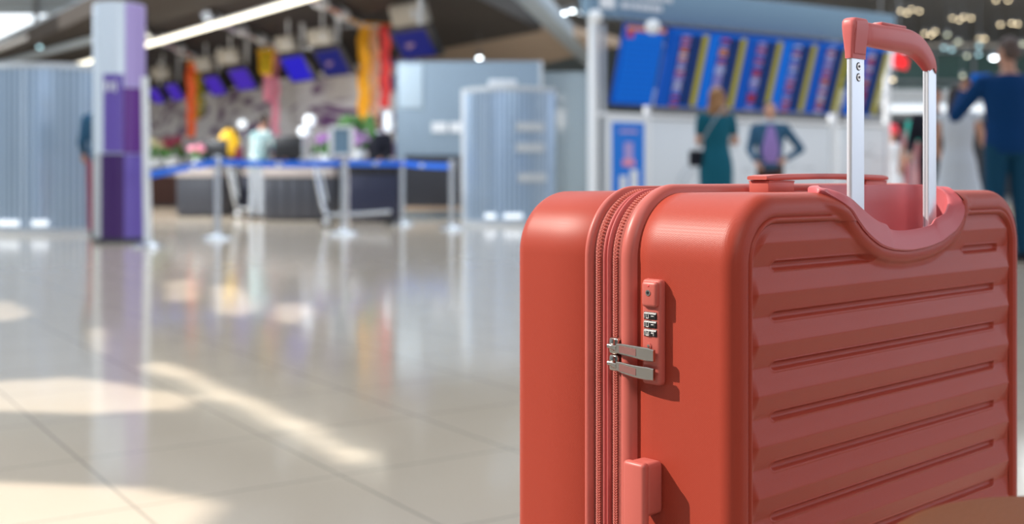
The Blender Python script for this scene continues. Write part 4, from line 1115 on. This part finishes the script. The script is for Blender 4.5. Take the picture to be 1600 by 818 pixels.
for row, (s0, s1) in enumerate(((-0.60, 0.35), (-0.60, 0.12))):
    s_ = s0; mb = MB()
    while s_ < s1:
        w_ = rnd.uniform(0.035, 0.07); mb.box((s_, -0.12, 3.33 - 0.15 * row), (w_, 0.012, rnd.uniform(0.07, 0.10))); s_ += w_ + 0.02
    mb.build('header_lettering', 'white', hd_, smooth=False)
mb = MB(); mb.box((2.1, 0.0, 1.60), (6.4, 0.08, 0.06)); mb.build('rail', 'white', fr, smooth=False)
# flight boards
Z0B, HB, WB = 1.74, 1.17, 0.80
tiltm = Matrix.Rotation(R(17), 4, 'X')
def board(s, w, lab, seed, simple=False, dim=False):
    t_ = thing('flight_board', lab, 'flight board', FB + FD * (s + w / 2) + Vector((FD.y, -FD.x, 0)) * 0.10 + Vector((0, 0, Z0B)), FA, 'flight information boards in the white frame')
    rnd = random.Random(seed)
    def P(x, y, z): return tiltm @ Vector((x, y, z))
    def bx(x, z, ww, hh, m, name, y=-0.03, par=t_):
        mb = MB(); mb.box(P(x, y, z), (ww, 0.012, hh), rot=tiltm); return mb.build(name, m, par, smooth=False)
    mb = MB(); mb.box(P(0, 0.02, HB / 2), (w * 0.995, 0.07, HB), bev=0.008, rot=tiltm); mb.build('casing', 'led_blue' if not dim else 'navy', t_)
    if simple:
        bx(0, HB / 2 - 0.03, w * .94, HB * .86, 'led_blue2', 'display')
        bx(0, HB * .955, w * .96, HB * .05, 'led_orange', 'top_strip')
        bx(-w * .38, HB * .88, w * .16, HB * .08, 'led_red', 'airline_mark', -0.04)
        mb = MB()
        for k in range(11): mb.box(P(0, -0.038, HB * (.80 - .07 * k)), (w * .86, 0.004, HB * .012), rot=tiltm)
        mb.build('text_rows', 'led_blue', t_, smooth=False); return
    bx(-w * .36, HB * .48, w * .26, HB * .95, 'led_blue2' if seed % 2 else 'led_blue', 'blue_column')
    bx(w * .06, HB * .485, w * .56, HB * .90, 'led_navy', 'text_area')
    bx(w * .40, HB * .49, w * .15, HB * .93, 'led_olive', 'yellow_column')
    mb = MB(); ms = ['led_red', 'led_lilac', 'led_white', 'led_blue2', 'led_orange']
    for k in range(20):
        mb.box(P(-w * .10, -0.04, HB * (.91 - .046 * k)), (w * .22 * rnd.uniform(.7, 1), .006, HB * .034), rot=tiltm, mi=rnd.choice([0, 0, 1, 1, 2, 2, 3, 4 if rnd.random() < .4 else 1]))
    mb.build('airline_logos', None, t_, smooth=False, mats=ms)
    mb = MB()
    for k in range(20):
        mb.box(P(w * .16, -0.04, HB * (.91 - .046 * k)), (w * .26, .004, HB * .008), rot=tiltm)
    mb.build('text_rows', 'led_blue', t_, smooth=False)
    bx(0, HB * .975, w * .9, HB * .03, 'led_blue2', 'title_row', -0.042)
board(-0.80, 0.74, 'plain bright blue flight board at the left end with an orange top strip', 11, simple=True)
names = ['first of the five striped flight boards, next to the plain blue one', 'second striped flight board, left above the woman in teal', 'middle one of the five striped flight boards, right above the woman in teal',
         'fourth striped flight board, above the man in the denim jacket', 'fifth striped flight board, left of the white frame post by the trolley handle']
for k in range(5): board(0.03 + 0.77 * k, 0.76, names[k], 20 + k * 3)
board(4.08, 0.76, 'striped flight board right of the post, partly behind the trolley tube', 41)
# white information walls below the boards
def infowall(s0, s1, lab, seed):
    w = s1 - s0; c0 = FB + FD * ((s0 + s1) / 2)
    t_ = thing('information_wall', lab, 'panel', c0, FA, 'white information walls below the flight boards')
    mb = MB(); mb.box((0, 0.02, 0.80), (w, 0.05, 1.5), bev=0.01); mb.build('panel', 'offwhite', t_)
    rnd = random.Random(seed); mb = MB()
    for k in range(int(w * 4)):
        x = rnd.uniform(-w * .4, w * .4); z = rnd.uniform(.5, 1.3); mb.box((x, -0.01, z), (rnd.uniform(.08, .35), .008, rnd.uniform(.015, .05)))
    mb.build('printed_lines', 'lgrey', t_, smooth=False)
    if w > 2:
        mb = MB()
        for k in range(40):
            a = PI * k / 39; a2 = PI * (k + 1) / 39; 
            for rr in (.42, .55):
                mb.cyl((-w * .22 + rr * math.cos(a), -0.012, .55 + rr * .7 * math.sin(a)), (-w * .22 + rr * math.cos(a2), -0.012, .55 + rr * .7 * math.sin(a2)), .012, .012, 6)
        mb.build('map_drawing', 'lgrey', t_, smooth=False)
infowall(0.02, 3.85, 'wide white information wall behind the two talking people', 3)
infowall(4.08, 5.25, 'white information wall right of the frame post, seen past the left trolley tube', 5)
ps = thing('poster', 'bright blue poster in a white frame below the plain blue board', 'poster', FB + FD * (-0.43), FA)
mb = MB(); mb.box((0, 0, 0.86), (0.76, 0.06, 1.42), bev=0.01); mb.build('frame', 'white', ps)
mb = MB(); mb.box((0, -0.035, 0.86), (0.60, 0.012, 1.26)); pp = mb.build('print', 'poster_blue', ps, smooth=False)
mb = MB(); mb.box((0, -0.045, 1.05), (0.16, 0.006, 0.30)); mb.box((0, -0.045, 1.36), (0.34, 0.006, 0.05)); mb.build('pale_figure', 'lilac', pp, smooth=False)
mb = MB(); mb.box((0, -0.046, 0.90), (0.22, 0.006, 0.09)); mb.build('pink_patch', 'pink', pp, smooth=False)
mb = MB(); mb.box((-.10, -0.046, 0.50), (0.12, 0.006, 0.42)); mb.box((.10, -0.046, 0.55), (0.14, 0.006, 0.50)); mb.build('white_letters', 'white', pp, smooth=False)
for (px, py, Y, lab) in ((1020, 42, 15.6, 'round white spotlight at the top left corner of the striped boards'), (930, 26, 15.9, 'round white spotlight on top of the left frame post'), (1303, 74, 19.2, 'round white spotlight on the frame post by the trolley handle')):
    mb = MB(); mb.sph((0, 0, 0), .10, sub=3); mb.cyl((0, 0, 0), (0, .25, .05), .05, mi=1); mb.cyl((0, .2, .05), (0, .9, .12), .02, mi=1); o = mb.build('spotlight', None, mats=['white', 'lgrey']); o.location = (sx(px, Y), Y, sz(py, Y))
    tag(o, lab, 'spotlight')

# ================================================================== PEOPLE
def remeshed(name, mb, m, parent, voxel=0.011, sm=6):
    o = mb.build(name, m, parent, auto=0)
    r = o.modifiers.new('r', 'REMESH'); r.mode = 'VOXEL'; r.voxel_size = voxel; r.use_smooth_shade = True
    s = o.modifiers.new('s', 'SMOOTH'); s.iterations = sm; s.factor = 0.5
    return o
def hand(mb, wrist, d, up, side, s=1.0, curl=0.5):
    """palm, four unequal fingers and a thumb; d points along the forearm, up is the back of the hand"""
    d = Vector(d).normalized(); up = Vector(up); up = (up - d * up.dot(d)).normalized(); lat = d.cross(up).normalized() * side
    w = Vector(wrist)
    for k, q in enumerate((-1.5, -0.5, 0.5, 1.5)):
        base = w + d * 0.085 * s + lat * q * 0.019 * s
        mb.cap(w + d * 0.01 + lat * q * 0.008 * s, base, 0.016 * s, 0.012 * s)
        L = (0.060, 0.072, 0.078, 0.068)[k] * s; a = base
        for j, fr_ in enumerate((0.45, 0.32, 0.23)):
            an = curl * (j + 0.6); dd = d * math.cos(an) - up * math.sin(an); b = a + dd * L * fr_
            mb.cap(a, b, (0.0100 - 0.0008 * j) * s, (0.0092 - 0.0008 * j) * s); a = b
    a = w + d * 0.025 * s + lat * 0.022 * s; b = a + (lat * 0.7 + d * 0.7 - up * 0.2).normalized() * 0.042 * s; c = b + (d * 0.9 + lat * 0.2 - up * 0.4).normalized() * 0.034 * s
    mb.cap(a, b, 0.014 * s, 0.011 * s); mb.cap(b, c, 0.011 * s, 0.009 * s)
def ellring(cx, cy, z, rx, ry, n=24): return [(cx + rx * math.cos(2 * PI * k / n), cy + ry * math.sin(2 * PI * k / n), z) for k in range(n)]

def person(lab, X, Y, rz, h, J, skin='skin', top='navy_cloth', bottom='jeans', dress=None, hair='hair_dark', hairlen=0, shoes='black_cloth', female=False, collar=None, head_yaw=0.0, extra=None, sleeve=2, belly=1.0, group=None):
    """local frame: x to the right of someone facing +y, z up; J gives elbow and wrist positions for the left (L) and right (R) arm at 1.75 m height"""
    s = h / 1.75
    t_ = thing('person', lab, 'person', (X, Y, 0), rz, group)
    t_.scale = (s, s, s)
    sh = 0.175 if female else 0.20; hw = 0.088
    body = MB()
    # legs
    legs = J.get('legs', [((-hw, 0, 0.93), (-0.10, 0.02, 0.50), (-0.11, -0.02, 0.09)), ((hw, 0, 0.93), (0.10, 0.02, 0.50), (0.11, -0.02, 0.09))])
    for (a, b, c) in legs:
        body.cap(a, b, 0.082, 0.056); body.cap(b, Vector(b).lerp(Vector(c), .35) + Vector((0, -.012, 0)), 0.052, 0.054); body.cap(Vector(b).lerp(Vector(c), .35) + Vector((0, -.012, 0)), c, 0.054, 0.036)
        body.cap(c, (c[0], c[1] + 0.13, 0.035), 0.038, 0.032)
    # torso
    lean = J.get('lean', 0.0)
    def tx(p): p = Vector(p); return p + Vector((0, lean * (p.z - 0.95), 0)) if p.z > 0.95 else p
    S = []
    prof_ = [(0.84, .13, .095), (0.92, .165, .115), (1.00, .155, .11), (1.10, .135 if female else .15, .10), (1.22, .15 if female else .165, .112), (1.34, .165 if female else .185, .115), (1.42, .15 if female else .17, .095), (1.47, .09, .065), (1.50, .055, .055)]
    for z, rx, ry in prof_:
        c = tx((0, 0, z)); S.append(ellring(c.x, c.y, z, rx, ry * (belly if 1.0 <= z <= 1.25 else 1)))
    body.loft(S); body.cap(tx((0, 0, 1.44)), tx((0, 0.015, 1.56)), 0.055, 0.050)
    # head with face
    hc = tx((0, 0.02, 1.645)); cy, sy = math.cos(head_yaw), math.sin(head_yaw)
    def hp(x, y, z): return (hc.x + x * cy - y * sy, hc.y + x * sy + y * cy, hc.z + z)
    body.sph(hp(0, -.005, .02), (.074, .090, .092), sub=3); body.sph(hp(0, .022, -.045), (.056, .066, .062), sub=3)
    body.cap(hp(0, .088, .012), hp(0, .104, -.022), .008, .013); body.sph(hp(0, .075, -.052), (.022, .014, .009)); body.sph(hp(0, .075, -.088), (.022, .016, .015))
    for q in (-1, 1): body.sph(hp(q * .075, -.005, -.005), (.012, .020, .030))
    # arms
    arms = {}
    for side, key in ((-1, 'L'), (1, 'R')):
        shd = tx((side * sh, 0, 1.40)); el, wr = Vector(J[key][0]), Vector(J[key][1]); arms[key] = (shd, el, wr)
        body.cap(tx((side * sh * .55, 0, 1.41)), shd, .05, .05); body.cap(shd, el, .050, .038); body.cap(el, wr, .038, .026)
        hand(body, wr, wr - el, J[key][2] if len(J[key]) > 2 else (0, 0, 1), -side, 1.0, J[key][3] if len(J[key]) > 3 else 0.45)
    remeshed('body', body, skin, t_, 0.0065, 3)
    for q in (-1, 1):
        e = MB(); e.sph(hp(q * .030, .080, .012), (.012, .006, .007)); e.build('eye', 'digit', t_); e = MB(); e.sph(hp(q * .030, .0850, .012), (.005, .003, .005)); e.build('pupil', 'black', t_)
    e = MB(); e.sph(hp(0, .089, -.053), (.022, .004, .006)); e.build('lips', 'maroon' if female else 'skin2', t_)
    # hair
    hr = MB()
    hr.sph(hp(0, -.018, .045), (.082, .088, .080), sub=3); hr.sph(hp(0, -.05, .0), (.076, .062, .07), sub=3)
    if hairlen > 0:
        hr.sph(hp(0, -.03, .03), (.092, .088, .090), sub=3)
        for q in (-1, -.5, 0, .5, 1):
            hr.cap(hp(q * .062, -.045 - .02 * (1 - abs(q)), .02), hp(q * (.085 + .10 * hairlen * .3), -.06 - .03 * (1 - abs(q)), -.02 - hairlen), .042, .036)
    remeshed('hair', hr, hair, t_, .008, 4)
    # clothes
    def arm_cloth(mb, key, full):
        shd, el, wr = arms[key]; side = -1 if key == 'L' else 1
        mb.cap(tx((side * sh * .5, 0, 1.405)), shd, .066, .068)
        if full == 0: return
        mb.cap(shd, el if full > 1 else shd.lerp(el, .55), .068, .055 if full > 1 else .06)
        if full > 1: mb.cap(el, el.lerp(wr, .90), .054, .040)
    if dress:
        g = MB(); hem = dress[1]; S = []
        pr = [(hem, dress[2], dress[2] * .75), (hem + .1, dress[2] * .98, dress[2] * .73)] + [(z, a, b) for z, a, b in ((.80, .205, .155), (.92, .19, .145), (1.05, .155, .12), (1.12, .15, .118), (1.24, .165, .13), (1.35, .178, .128), (1.42, .165, .11), (1.465, .10, .075))]
        for z, a, b in pr: c = tx((0, 0, z)); S.append(ellring(c.x, c.y, z, a, b))
        g.loft(S); arm_cloth(g, 'L', sleeve); arm_cloth(g, 'R', sleeve); remeshed('dress', g, dress[0], t_, .011, 5)
    else:
        g = MB(); S = []
        for z, rx, ry in prof_[:-1]:
            if z < .84: continue
            c = tx((0, 0, z)); S.append(ellring(c.x, c.y, z, rx + .022, (ry + .022) * (belly if 1.0 <= z <= 1.25 else 1)))
        g.loft(S); arm_cloth(g, 'L', sleeve); arm_cloth(g, 'R', sleeve); remeshed('jacket' if sleeve == 2 else 'shirt', g, top, t_, .011, 4)
        if collar:
            g = MB(); c = tx((0, 0.01, 1.475)); g.lathe([(.085, -.03), (.092, .0), (.080, .035), (.066, .05)], 24, (c.x, c.y, c.z), sy=.85); g.build('collar', collar, t_)
        g = MB()
        for (a, b, c) in legs:
            g.cap(a, b, .100, .078); g.cap(b, (c[0], c[1], .075), .076, .060)
        g.loft([ellring(0, 0, z, a, b) for z, a, b in ((.82, .13, .10), (.90, .172, .13), (1.0, .165, .125))]); remeshed('trousers', g, bottom, t_, .012, 4)
    for (a, b, c) in legs:
        g = MB(); g.cap((c[0], c[1] - .02, .045), (c[0], c[1] + .15, .035), .047, .038); g.box((c[0], c[1] + .06, .010), (.09, .26, .02), bev=.008); remeshed('shoe', g, shoes, t_, .008, 3)
    return t_

# man in navy jacket, back to us, holding up a phone
mn = person('man in navy jacket and jeans seen from behind, raising a phone, right edge', sx(1576, 9.3), 9.3, R(-8), 1.80,
       {'L': ((-.37, .14, 1.15), (-.265, .36, 1.36), (-.5, 1, .3), .9), 'R': ((.30, -.04, 1.12), (.30, .12, .88), (1, 0, 0), .4)}, hair='hair_grey', top='navy_cloth', bottom='jeans', skin='skin', head_yaw=R(25))
ph = thing('mobile_phone', 'blue-lit phone held up in the left hand of the man in navy', 'phone', (sx(1532, 9.7), 9.70, sz(122, 9.7)), R(-10))
mb = MB(); mb.box((0, 0, 0), (.16, .012, .085), bev=.005); mb.build('phone_body', 'black', ph)
mb = MB(); mb.box((0, -.0075, 0), (.148, .002, .076)); mb.build('display', 'led_blue2', ph, smooth=False)
# woman in pale dress with long dark hair
person('woman in a pale dress with long dark hair beside the man in navy', sx(1497, 11.0), 11.0, R(-30), 1.56,
       {'L': ((-.22, -.02, 1.12), (-.20, .18, .95), (0, 0, 1), .4), 'R': ((.25, .04, 1.12), (.36, .24, 1.06), (0, 0, 1), .4)}, dress=('white_cloth', .12, .34), hair='hair_dark', hairlen=.42, female=True, sleeve=0)
# person in dark cap partly behind the right trolley tube
p_ = person('person in dark navy top partly hidden by the right trolley tube', sx(1461, 12.6), 12.6, R(150), 1.66,
       {'L': ((-.26, .04, 1.12), (-.22, .22, 1.0)), 'R': ((.26, .04, 1.12), (.24, .22, 1.0))}, top='black_cloth', bottom='black_cloth', hair='hair_dark', skin='skin2')
# woman in teal, from behind
wt = person('woman in a teal dress with long brown blond hair, seen from behind', sx(1119, 12.6), 12.6, R(12), 1.66,
       {'L': ((-.20, .05, 1.13), (-.05, .26, 1.10), (0, 0, 1), .6), 'R': ((.25, .02, 1.13), (.19, .26, 1.14), (0, 0, 1), .6)}, dress=('teal', .10, .19), hair='hair_blond', hairlen=.20, female=True, sleeve=1)
hb_ = thing('shoulder_bag', 'small black shoulder bag at the left hip of the woman in teal', 'bag', (wt.location.x - .23, 12.56, .80))
mb = MB(); mb.box((0, 0, .09), (.15, .09, .18), bev=.03, seg=3); mb.build('bag_body', 'black_cloth', hb_)
mb = MB(); mb.tube([(0.0, -.03, .17), (.06, -.10, .30), (.16, -.155, .48), (.27, -.13, .62), (.31, -.03, .66)], .010, 8); mb.build('strap', 'grey', hb_)
# man facing, hand on hip
md = person('man in open denim jacket over a lavender shirt, hand on hip, facing us', sx(1203, 14.4), 14.4, R(172), 1.62,
       {'L': ((-.42, -.06, 1.12), (-.20, .06, .98), (-1, 0, .2), .5), 'R': ((.27, .04, 1.12), (.20, .20, .95), (1, 0, 0), .5)}, top='denim', bottom='brown_cloth', hair='hair_grey', collar='scarf', belly=1.1)
mb = MB()
S = []
for z, w_, d_ in ((.93, .11, .128), (1.05, .115, .135), (1.2, .11, .142), (1.32, .09, .140), (1.43, .05, .118)):
    S.append([(-w_, d_ - .03, z), (-w_ * .6, d_ + .012, z), (0, d_ + .026, z), (w_ * .6, d_ + .012, z), (w_, d_ - .03, z), (0, d_ - .05, z)])
mb.loft(S); mb.build('inner_shirt', 'lavender', md, auto=60)
# people at check-in
person('person in a pale patterned shirt leaning over the counter near the yellow backpack', sx(403, 19.2), 19.2, R(-35), 1.76,
       {'L': ((-.25, .16, 1.14), (-.12, .38, 1.06)), 'R': ((.26, .18, 1.14), (.16, .40, 1.06)), 'lean': .16}, top='pattern_cloth', bottom='grey', hair='hair_dark', skin='skin2')
bp_ = thing('backpack', 'yellow and magenta backpack left of the patterned shirt', 'bag', (sx(358, 21.4), 21.4, .895))
mb = MB(); mb.sph((0, 0, .35), (.22, .16, .36), sub=3); mb.build('main_pouch', 'yellow', bp_)
mb = MB(); mb.sph((.16, 0, .2), (.10, .13, .26), sub=3); mb.build('side_pocket', 'maroon', bp_)
mb = MB(); mb.tube([(-.05, 0, .68), (-.03, 0, .76), (.04, 0, .76), (.06, 0, .68)], .014, 8); mb.build('handle', 'black', bp_)
stand = thing('bag_stand', 'dark pedestal table under the yellow backpack', 'table', (sx(358, 21.4), 21.4, 0))
mb = MB(); mb.box((.03, 0, .87), (.50, .36, .05), bev=.01); mb.build('tabletop', 'charcoal', stand); mb = MB(); mb.box((.03, 0, .425), (.34, .26, .85), bev=.02); mb.build('pedestal', 'charcoal', stand)
person('staff member in dark jacket behind the navy counter beside the red banner', sx(590, 19.6), 19.6, R(170), 1.72,
       {'L': ((-.26, .08, 1.12), (-.14, .28, 1.02)), 'R': ((.26, .08, 1.12), (.14, .28, 1.02))}, top='black_cloth', bottom='black_cloth', hair='hair_dark', skin='skin2', collar='white_cloth')
person('seated-height staff member in dark clothes behind the counter between the trolleys', sx(448, 21.0), 21.0, R(175), 1.42,
       {'L': ((-.26, .08, 1.12), (-.14, .28, 1.02)), 'R': ((.26, .08, 1.12), (.14, .28, 1.02))}, top='black_cloth', bottom='black_cloth', hair='hair_dark', skin='skin')
person('person in dark navy behind the small pink and white flowers', sx(318, 24.0), 24.6, R(175), 1.55,
       {'L': ((-.26, .08, 1.12), (-.14, .28, 1.02)), 'R': ((.26, .08, 1.12), (.14, .28, 1.02))}, top='navy_cloth', bottom='black_cloth', hair='hair_dark', skin='skin')
person('slim person in red and blue mostly hidden behind the purple column', sx(161, 13.4), 13.4, R(20), 1.70,
       {'L': ((-.24, .04, 1.12), (-.22, .2, 1.0)), 'R': ((.24, .04, 1.12), (.22, .2, 1.0))}, top='denim', bottom='maroon', hair='hair_dark', skin='skin', female=True)
# people far right
pr_ = person('person in pale blue dress wearing a bright red cap in the distance', sx(1393, 21.5), 21.5, R(160), 1.60,
       {'L': ((-.26, .04, 1.12), (-.30, .10, .9)), 'R': ((.26, .04, 1.12), (.30, .1, .9))}, dress=('white_cloth', .5, .26), hair='hair_dark', female=True, sleeve=1)
cp = MB(); cp.lathe([(.135, 1.655), (.14, 1.70), (.12, 1.80), (.06, 1.85)], 24); cp.sph((0, .12, 1.68), (.10, .13, .018)); cp.build('cap', 'red_cap', pr_)
person('person in a long pink dress standing left of the right trolley tube', sx(1433, 19.0), 19.0, R(160), 1.75,
       {'L': ((-.24, .04, 1.12), (-.26, .10, .9)), 'R': ((.24, .04, 1.12), (.26, .1, .9))}, dress=('pink_cloth', .12, .26), hair='hair_dark', female=True, hairlen=.2, sleeve=1)
person('dark dressed person in the distance just left of the one with the red cap', sx(1371, 24.0), 24.0, R(10), 1.62,
       {'L': ((-.26, .04, 1.12), (-.28, .10, .9)), 'R': ((.26, .04, 1.12), (.28, .1, .9))}, top='navy_cloth', bottom='black_cloth')

# ================================================================== FAR RIGHT: shop fronts, signs, lights
sw = thing('shop_front', 'grey shop front with a pale canopy across the far right', 'building', (9.0, 34, 0))
mb = MB(); mb.box((8, 0.5, 1.6), (26, 1.0, 3.2)); mb.build('wall', 'grey', sw, smooth=False)
mb = MB(); mb.box((8, -0.5, 3.0), (26, 1.2, 0.5), bev=.05); mb.build('canopy', 'lgrey', sw)
mb = MB(); mb.box((3.6, -1.15, 2.68), (3.6, .1, .22), bev=.03); mb.build('strip_light', 'glow_soft', sw)
mb = MB()
for k in range(9): mb.box((-3 + 2.8 * k, -.05, 1.3), (1.9, .12, 2.2))
mb.build('window', 'charcoal', sw, smooth=False)
mb = MB(); mb.box((0, 0, 0), (.66, .1, .50)); o = mb.build('sign_board', 'sign_white', smooth=False); mb = MB(); mb.cyl((0, 0, .2), (0, 0, 8.46 - sz(92, 30)), .02, .02, 8); mb.build('hanging_rod', 'grey', o); o.location = (sx(1376, 30), 30, sz(92, 30)); tag(o, 'pale lit sign board seen between the trolley tubes', 'sign')
mb = MB(); mb.prism([(-.45, -.3), (.6, -.5), (.75, .1), (.1, .65), (-.4, .5)], -.05, .05); o = mb.build('sign_board', 'sign_red', smooth=False); mb = MB(); mb.cyl((0, .5, 0), (0, (8.46 - sz(97, 29.8)) / .40, 0), .04, .04, 8); mb.build('hanging_rod', 'grey', o); o.location = (sx(1404, 29.8), 29.8, sz(97, 29.8)); o.rotation_euler = (R(90), 0, 0); o.scale = (.33, .40, 1); tag(o, 'red sign board right of the pale one', 'sign')
mb = MB(); mb.box((0, 0, 0), (.24, .05, .34)); o = mb.build('sign_board', 'sign_green', smooth=False); o.location = (sx(1428, 18.6), 18.6, sz(205, 18.6)); mb = MB(); mb.cyl((0, 0.02, -.1), (0, 0.02, -sz(205, 18.6)), .02, .02, 8); mb.cyl((0, 0.02, .02 - sz(205, 18.6)), (0, 0.02, -sz(205, 18.6)), .14, .14, 20); mb.build('stand', 'steel', o); tag(o, 'small green notice on a stand between the trolley tubes', 'sign')
mb = MB(); mb.box((0, 0, .98), (.74, .5, 1.96), bev=.04); mb.box((0, -.02, 1.99), (.80, .56, .06), bev=.01); o = mb.build('cabinet', 'grey'); o.location = (sx(1383, 24), 25.2, 0); tag(o, 'tall plain grey cabinet just right of the left trolley tube', 'cabinet')

# slanted pale roof shapes
# escalator-like green glazed gallery in the far right
gl_ = thing('gallery', 'dim greenish glazed upper gallery behind the man in navy', 'building', (17.0, 46, 0))
mb = MB(); mb.box((0, .5, 4.6), (16, .4, 2.6)); mb.build('glazing', mat('green_glazing', (0.06, 0.13, 0.125), 0.2), gl_, smooth=False)
mb = MB()
for k in range(11): mb.box((-8 + 1.6 * k, .2, 4.6), (.1, .1, 2.6))
for z_ in (3.4, 4.6, 5.8): mb.box((0, .2, z_), (16, .1, .1))
mb.build('glazing_bars', 'grey', gl_, smooth=False)
mb = MB(); mb.box((0, .2, 3.2), (16.4, 1.2, .35)); mb.build('floor_slab', 'lgrey', gl_, smooth=False)

# lamps, each its own little fitting
def lamp(px, py, Y, m, lab, group, r=.065, z=None):
    mb = MB(); mb.lathe([(r, 0), (r * 1.15, .0), (r * 1.15, .10), (r * .7, .16), (r * .2, .18)], 16, mi=1)
    mb.sph((0, 0, -.004), (r * .98, r * .98, r * .5), mi=0)
    if Y == 28: mb.cyl((0, 0, .17), (0, 0, 4.26 - sz(py, Y)), .008, .008, 6, mi=1)
    if Y > 35: mb.cyl((0, 0, .17), (0, 0, 8.46 - sz(py, Y)), .008, .008, 6, mi=1)
    o = mb.build('downlight', None, mats=[m, 'grey']); o.location = (sx(px, Y), Y, sz(py, Y)); tag(o, lab, 'light', group); return o
cl = {'warm round downlight in the cluster of four above the trolley grip': [(1407, 17), (1417, 20), (1424, 14), (1436, 17)],
      'warm round downlight in the second cluster of four': [(1488, 28), (1499, 31), (1506, 26), (1517, 28)],
      'warm round downlight in the trio above the man in navy': [(1563, 38), (1581, 36), (1590, 37)],
      'warm round downlight at the very top right': [(1556, 0), (1575, 0)],
      'warm round downlight in the group by the grip bend': [(1445, 52), (1455, 54), (1461, 49)],
      'greenish round light in the pair left of the man in navy': [(1530, 60), (1538, 60)]}
ords = ['leftmost', 'second from left', 'third from left', 'rightmost']
for lab, pts in cl.items():
    od = ['left', 'right'] if len(pts) == 2 else (['left', 'middle', 'right'] if len(pts) == 3 else ords)
    order = sorted(range(len(pts)), key=lambda i: pts[i][0])
    for r_, i in enumerate(order):
        p = pts[i]; lamp(p[0], p[1], 44, 'lamp_warm', lab.replace('warm round', 'warm').replace('greenish warm', 'greenish') + ', ' + od[r_] + ' one', lab.replace('downlight', 'downlights').replace('light in', 'lights in'))
for (x, y, w_) in ((778, 5, 'topmost left of the beam'), (843, 5, 'first right of the beam'), (870, 20, 'leftmost of the close four'), (882, 20, 'second of the close four'), (894, 17, 'third of the close four'), (909, 20, 'last of the close four by the post'), (798, 14, 'lower left of the beam')):
    lamp(x, y, 40, 'lamp_white', 'bright white light near the pale diagonal beam, ' + w_, 'bright white lights along the diagonal beam', .085)
single = [(1480, 54, 'lamp_dim', 'dim amber round light right of the grip bend'), (1497, 65, 'lamp_dim', 'dim round light below the amber one'), (1475, 74, 'lamp_blue', 'bluish round light nearest the right bend of the grip'),
          (1487, 77, 'lamp_blue', 'bluish round light just right of its twin near the grip'), (1530, 71, 'lamp_blue', 'bluish round light below the greenish warm pair'), (1511, 87, 'lamp_dim', 'dim yellowish light below the bluish pair'),
          (1529, 85, 'lamp_blue', 'bluish dim light left of the large white light'), (1504, 118, 'lamp_dim', 'dim low light above the hair of the woman in the pale dress'), (1395, 124, 'lamp_warm', 'single warm light between the trolley tubes'),
          (1413, 79, 'lamp_blue', 'left bluish light just below the grip bar'), (1424, 81, 'lamp_white', 'right white light just below the grip bar'), (1598, 68, 'lamp_dim', 'dim light at the right edge beside the head of the man in navy'),
          (749, 90, 'lamp_white', 'single white light above the grey booth')]
for (x, y, m, lab) in single: lamp(x, y, 28 if x > 740 and x < 760 else 43, m, lab, None, .06 if x < 760 and x > 740 else .075)
lamp(1553, 90, 42, 'lamp_white', 'large white light left of the head of the man in navy', None, .12)
for (x, y, m) in ((62, 73, 'lamp_blue'), (81, 65, 'lamp_blue'), (123, 46, 'lamp_white'), (134, 42, 'lamp_blue')):
    lamp(x, y, 30, m, {62: 'lowest pale blue light left of the purple column', 81: 'second pale blue light left of the purple column', 123: 'whitest light of the pair beside the purple column', 134: 'bluer light of the pair beside the purple column'}[x], None, .06)

for (x, y, z, tx_, ty_, tz_, size, e) in ((-7.4, 14.0, 5.0, -6.0, 27, 1.8, 2.2, 700), (-6.0, 9.0, 5.2, -4.5, 14.5, 0.8, 2.0, 50)):
    ld = bpy.data.lights.new('hall_fill_light', 'AREA'); lo = bpy.data.objects.new('hall_fill_light', ld); COL.objects.link(lo)
    ld.size = size; ld.energy = e; ld.color = (0.92, 0.96, 1.0); lo.location = (x, y, z)
    lo.rotation_euler = (Vector((x, y, z)) - Vector((tx_, ty_, tz_))).to_track_quat('Z', 'Y').to_euler()
# added fill light, unseen behind the camera, to brighten the suitcase front
ld = bpy.data.lights.new('front_fill_light', 'AREA'); lo = bpy.data.objects.new('front_fill_light', ld); COL.objects.link(lo)
ld.size = 1.4; ld.energy = 70; ld.color = (1.0, 0.94, 0.90); lo.location = (1.4, -2.6, 3.1)
lo.rotation_euler = (Vector((1.4, -2.6, 3.1)) - Vector((0.35, 0.95, 0.55))).to_track_quat('Z', 'Y').to_euler()
# added fill panels, unseen overhead, to brighten the dark far hall
for (x, y, sxx, syy, e) in ((10, 36, 16, 8, 1000), (-6, 24, 6, 6, 160)):
    ld = bpy.data.lights.new('overhead_fill_light', 'AREA'); lo = bpy.data.objects.new('overhead_fill_light', ld); COL.objects.link(lo)
    ld.shape = 'RECTANGLE'; ld.size = sxx; ld.size_y = syy; ld.energy = e; ld.color = (0.88, 0.94, 1.0); lo.location = (x, y, 8.3)
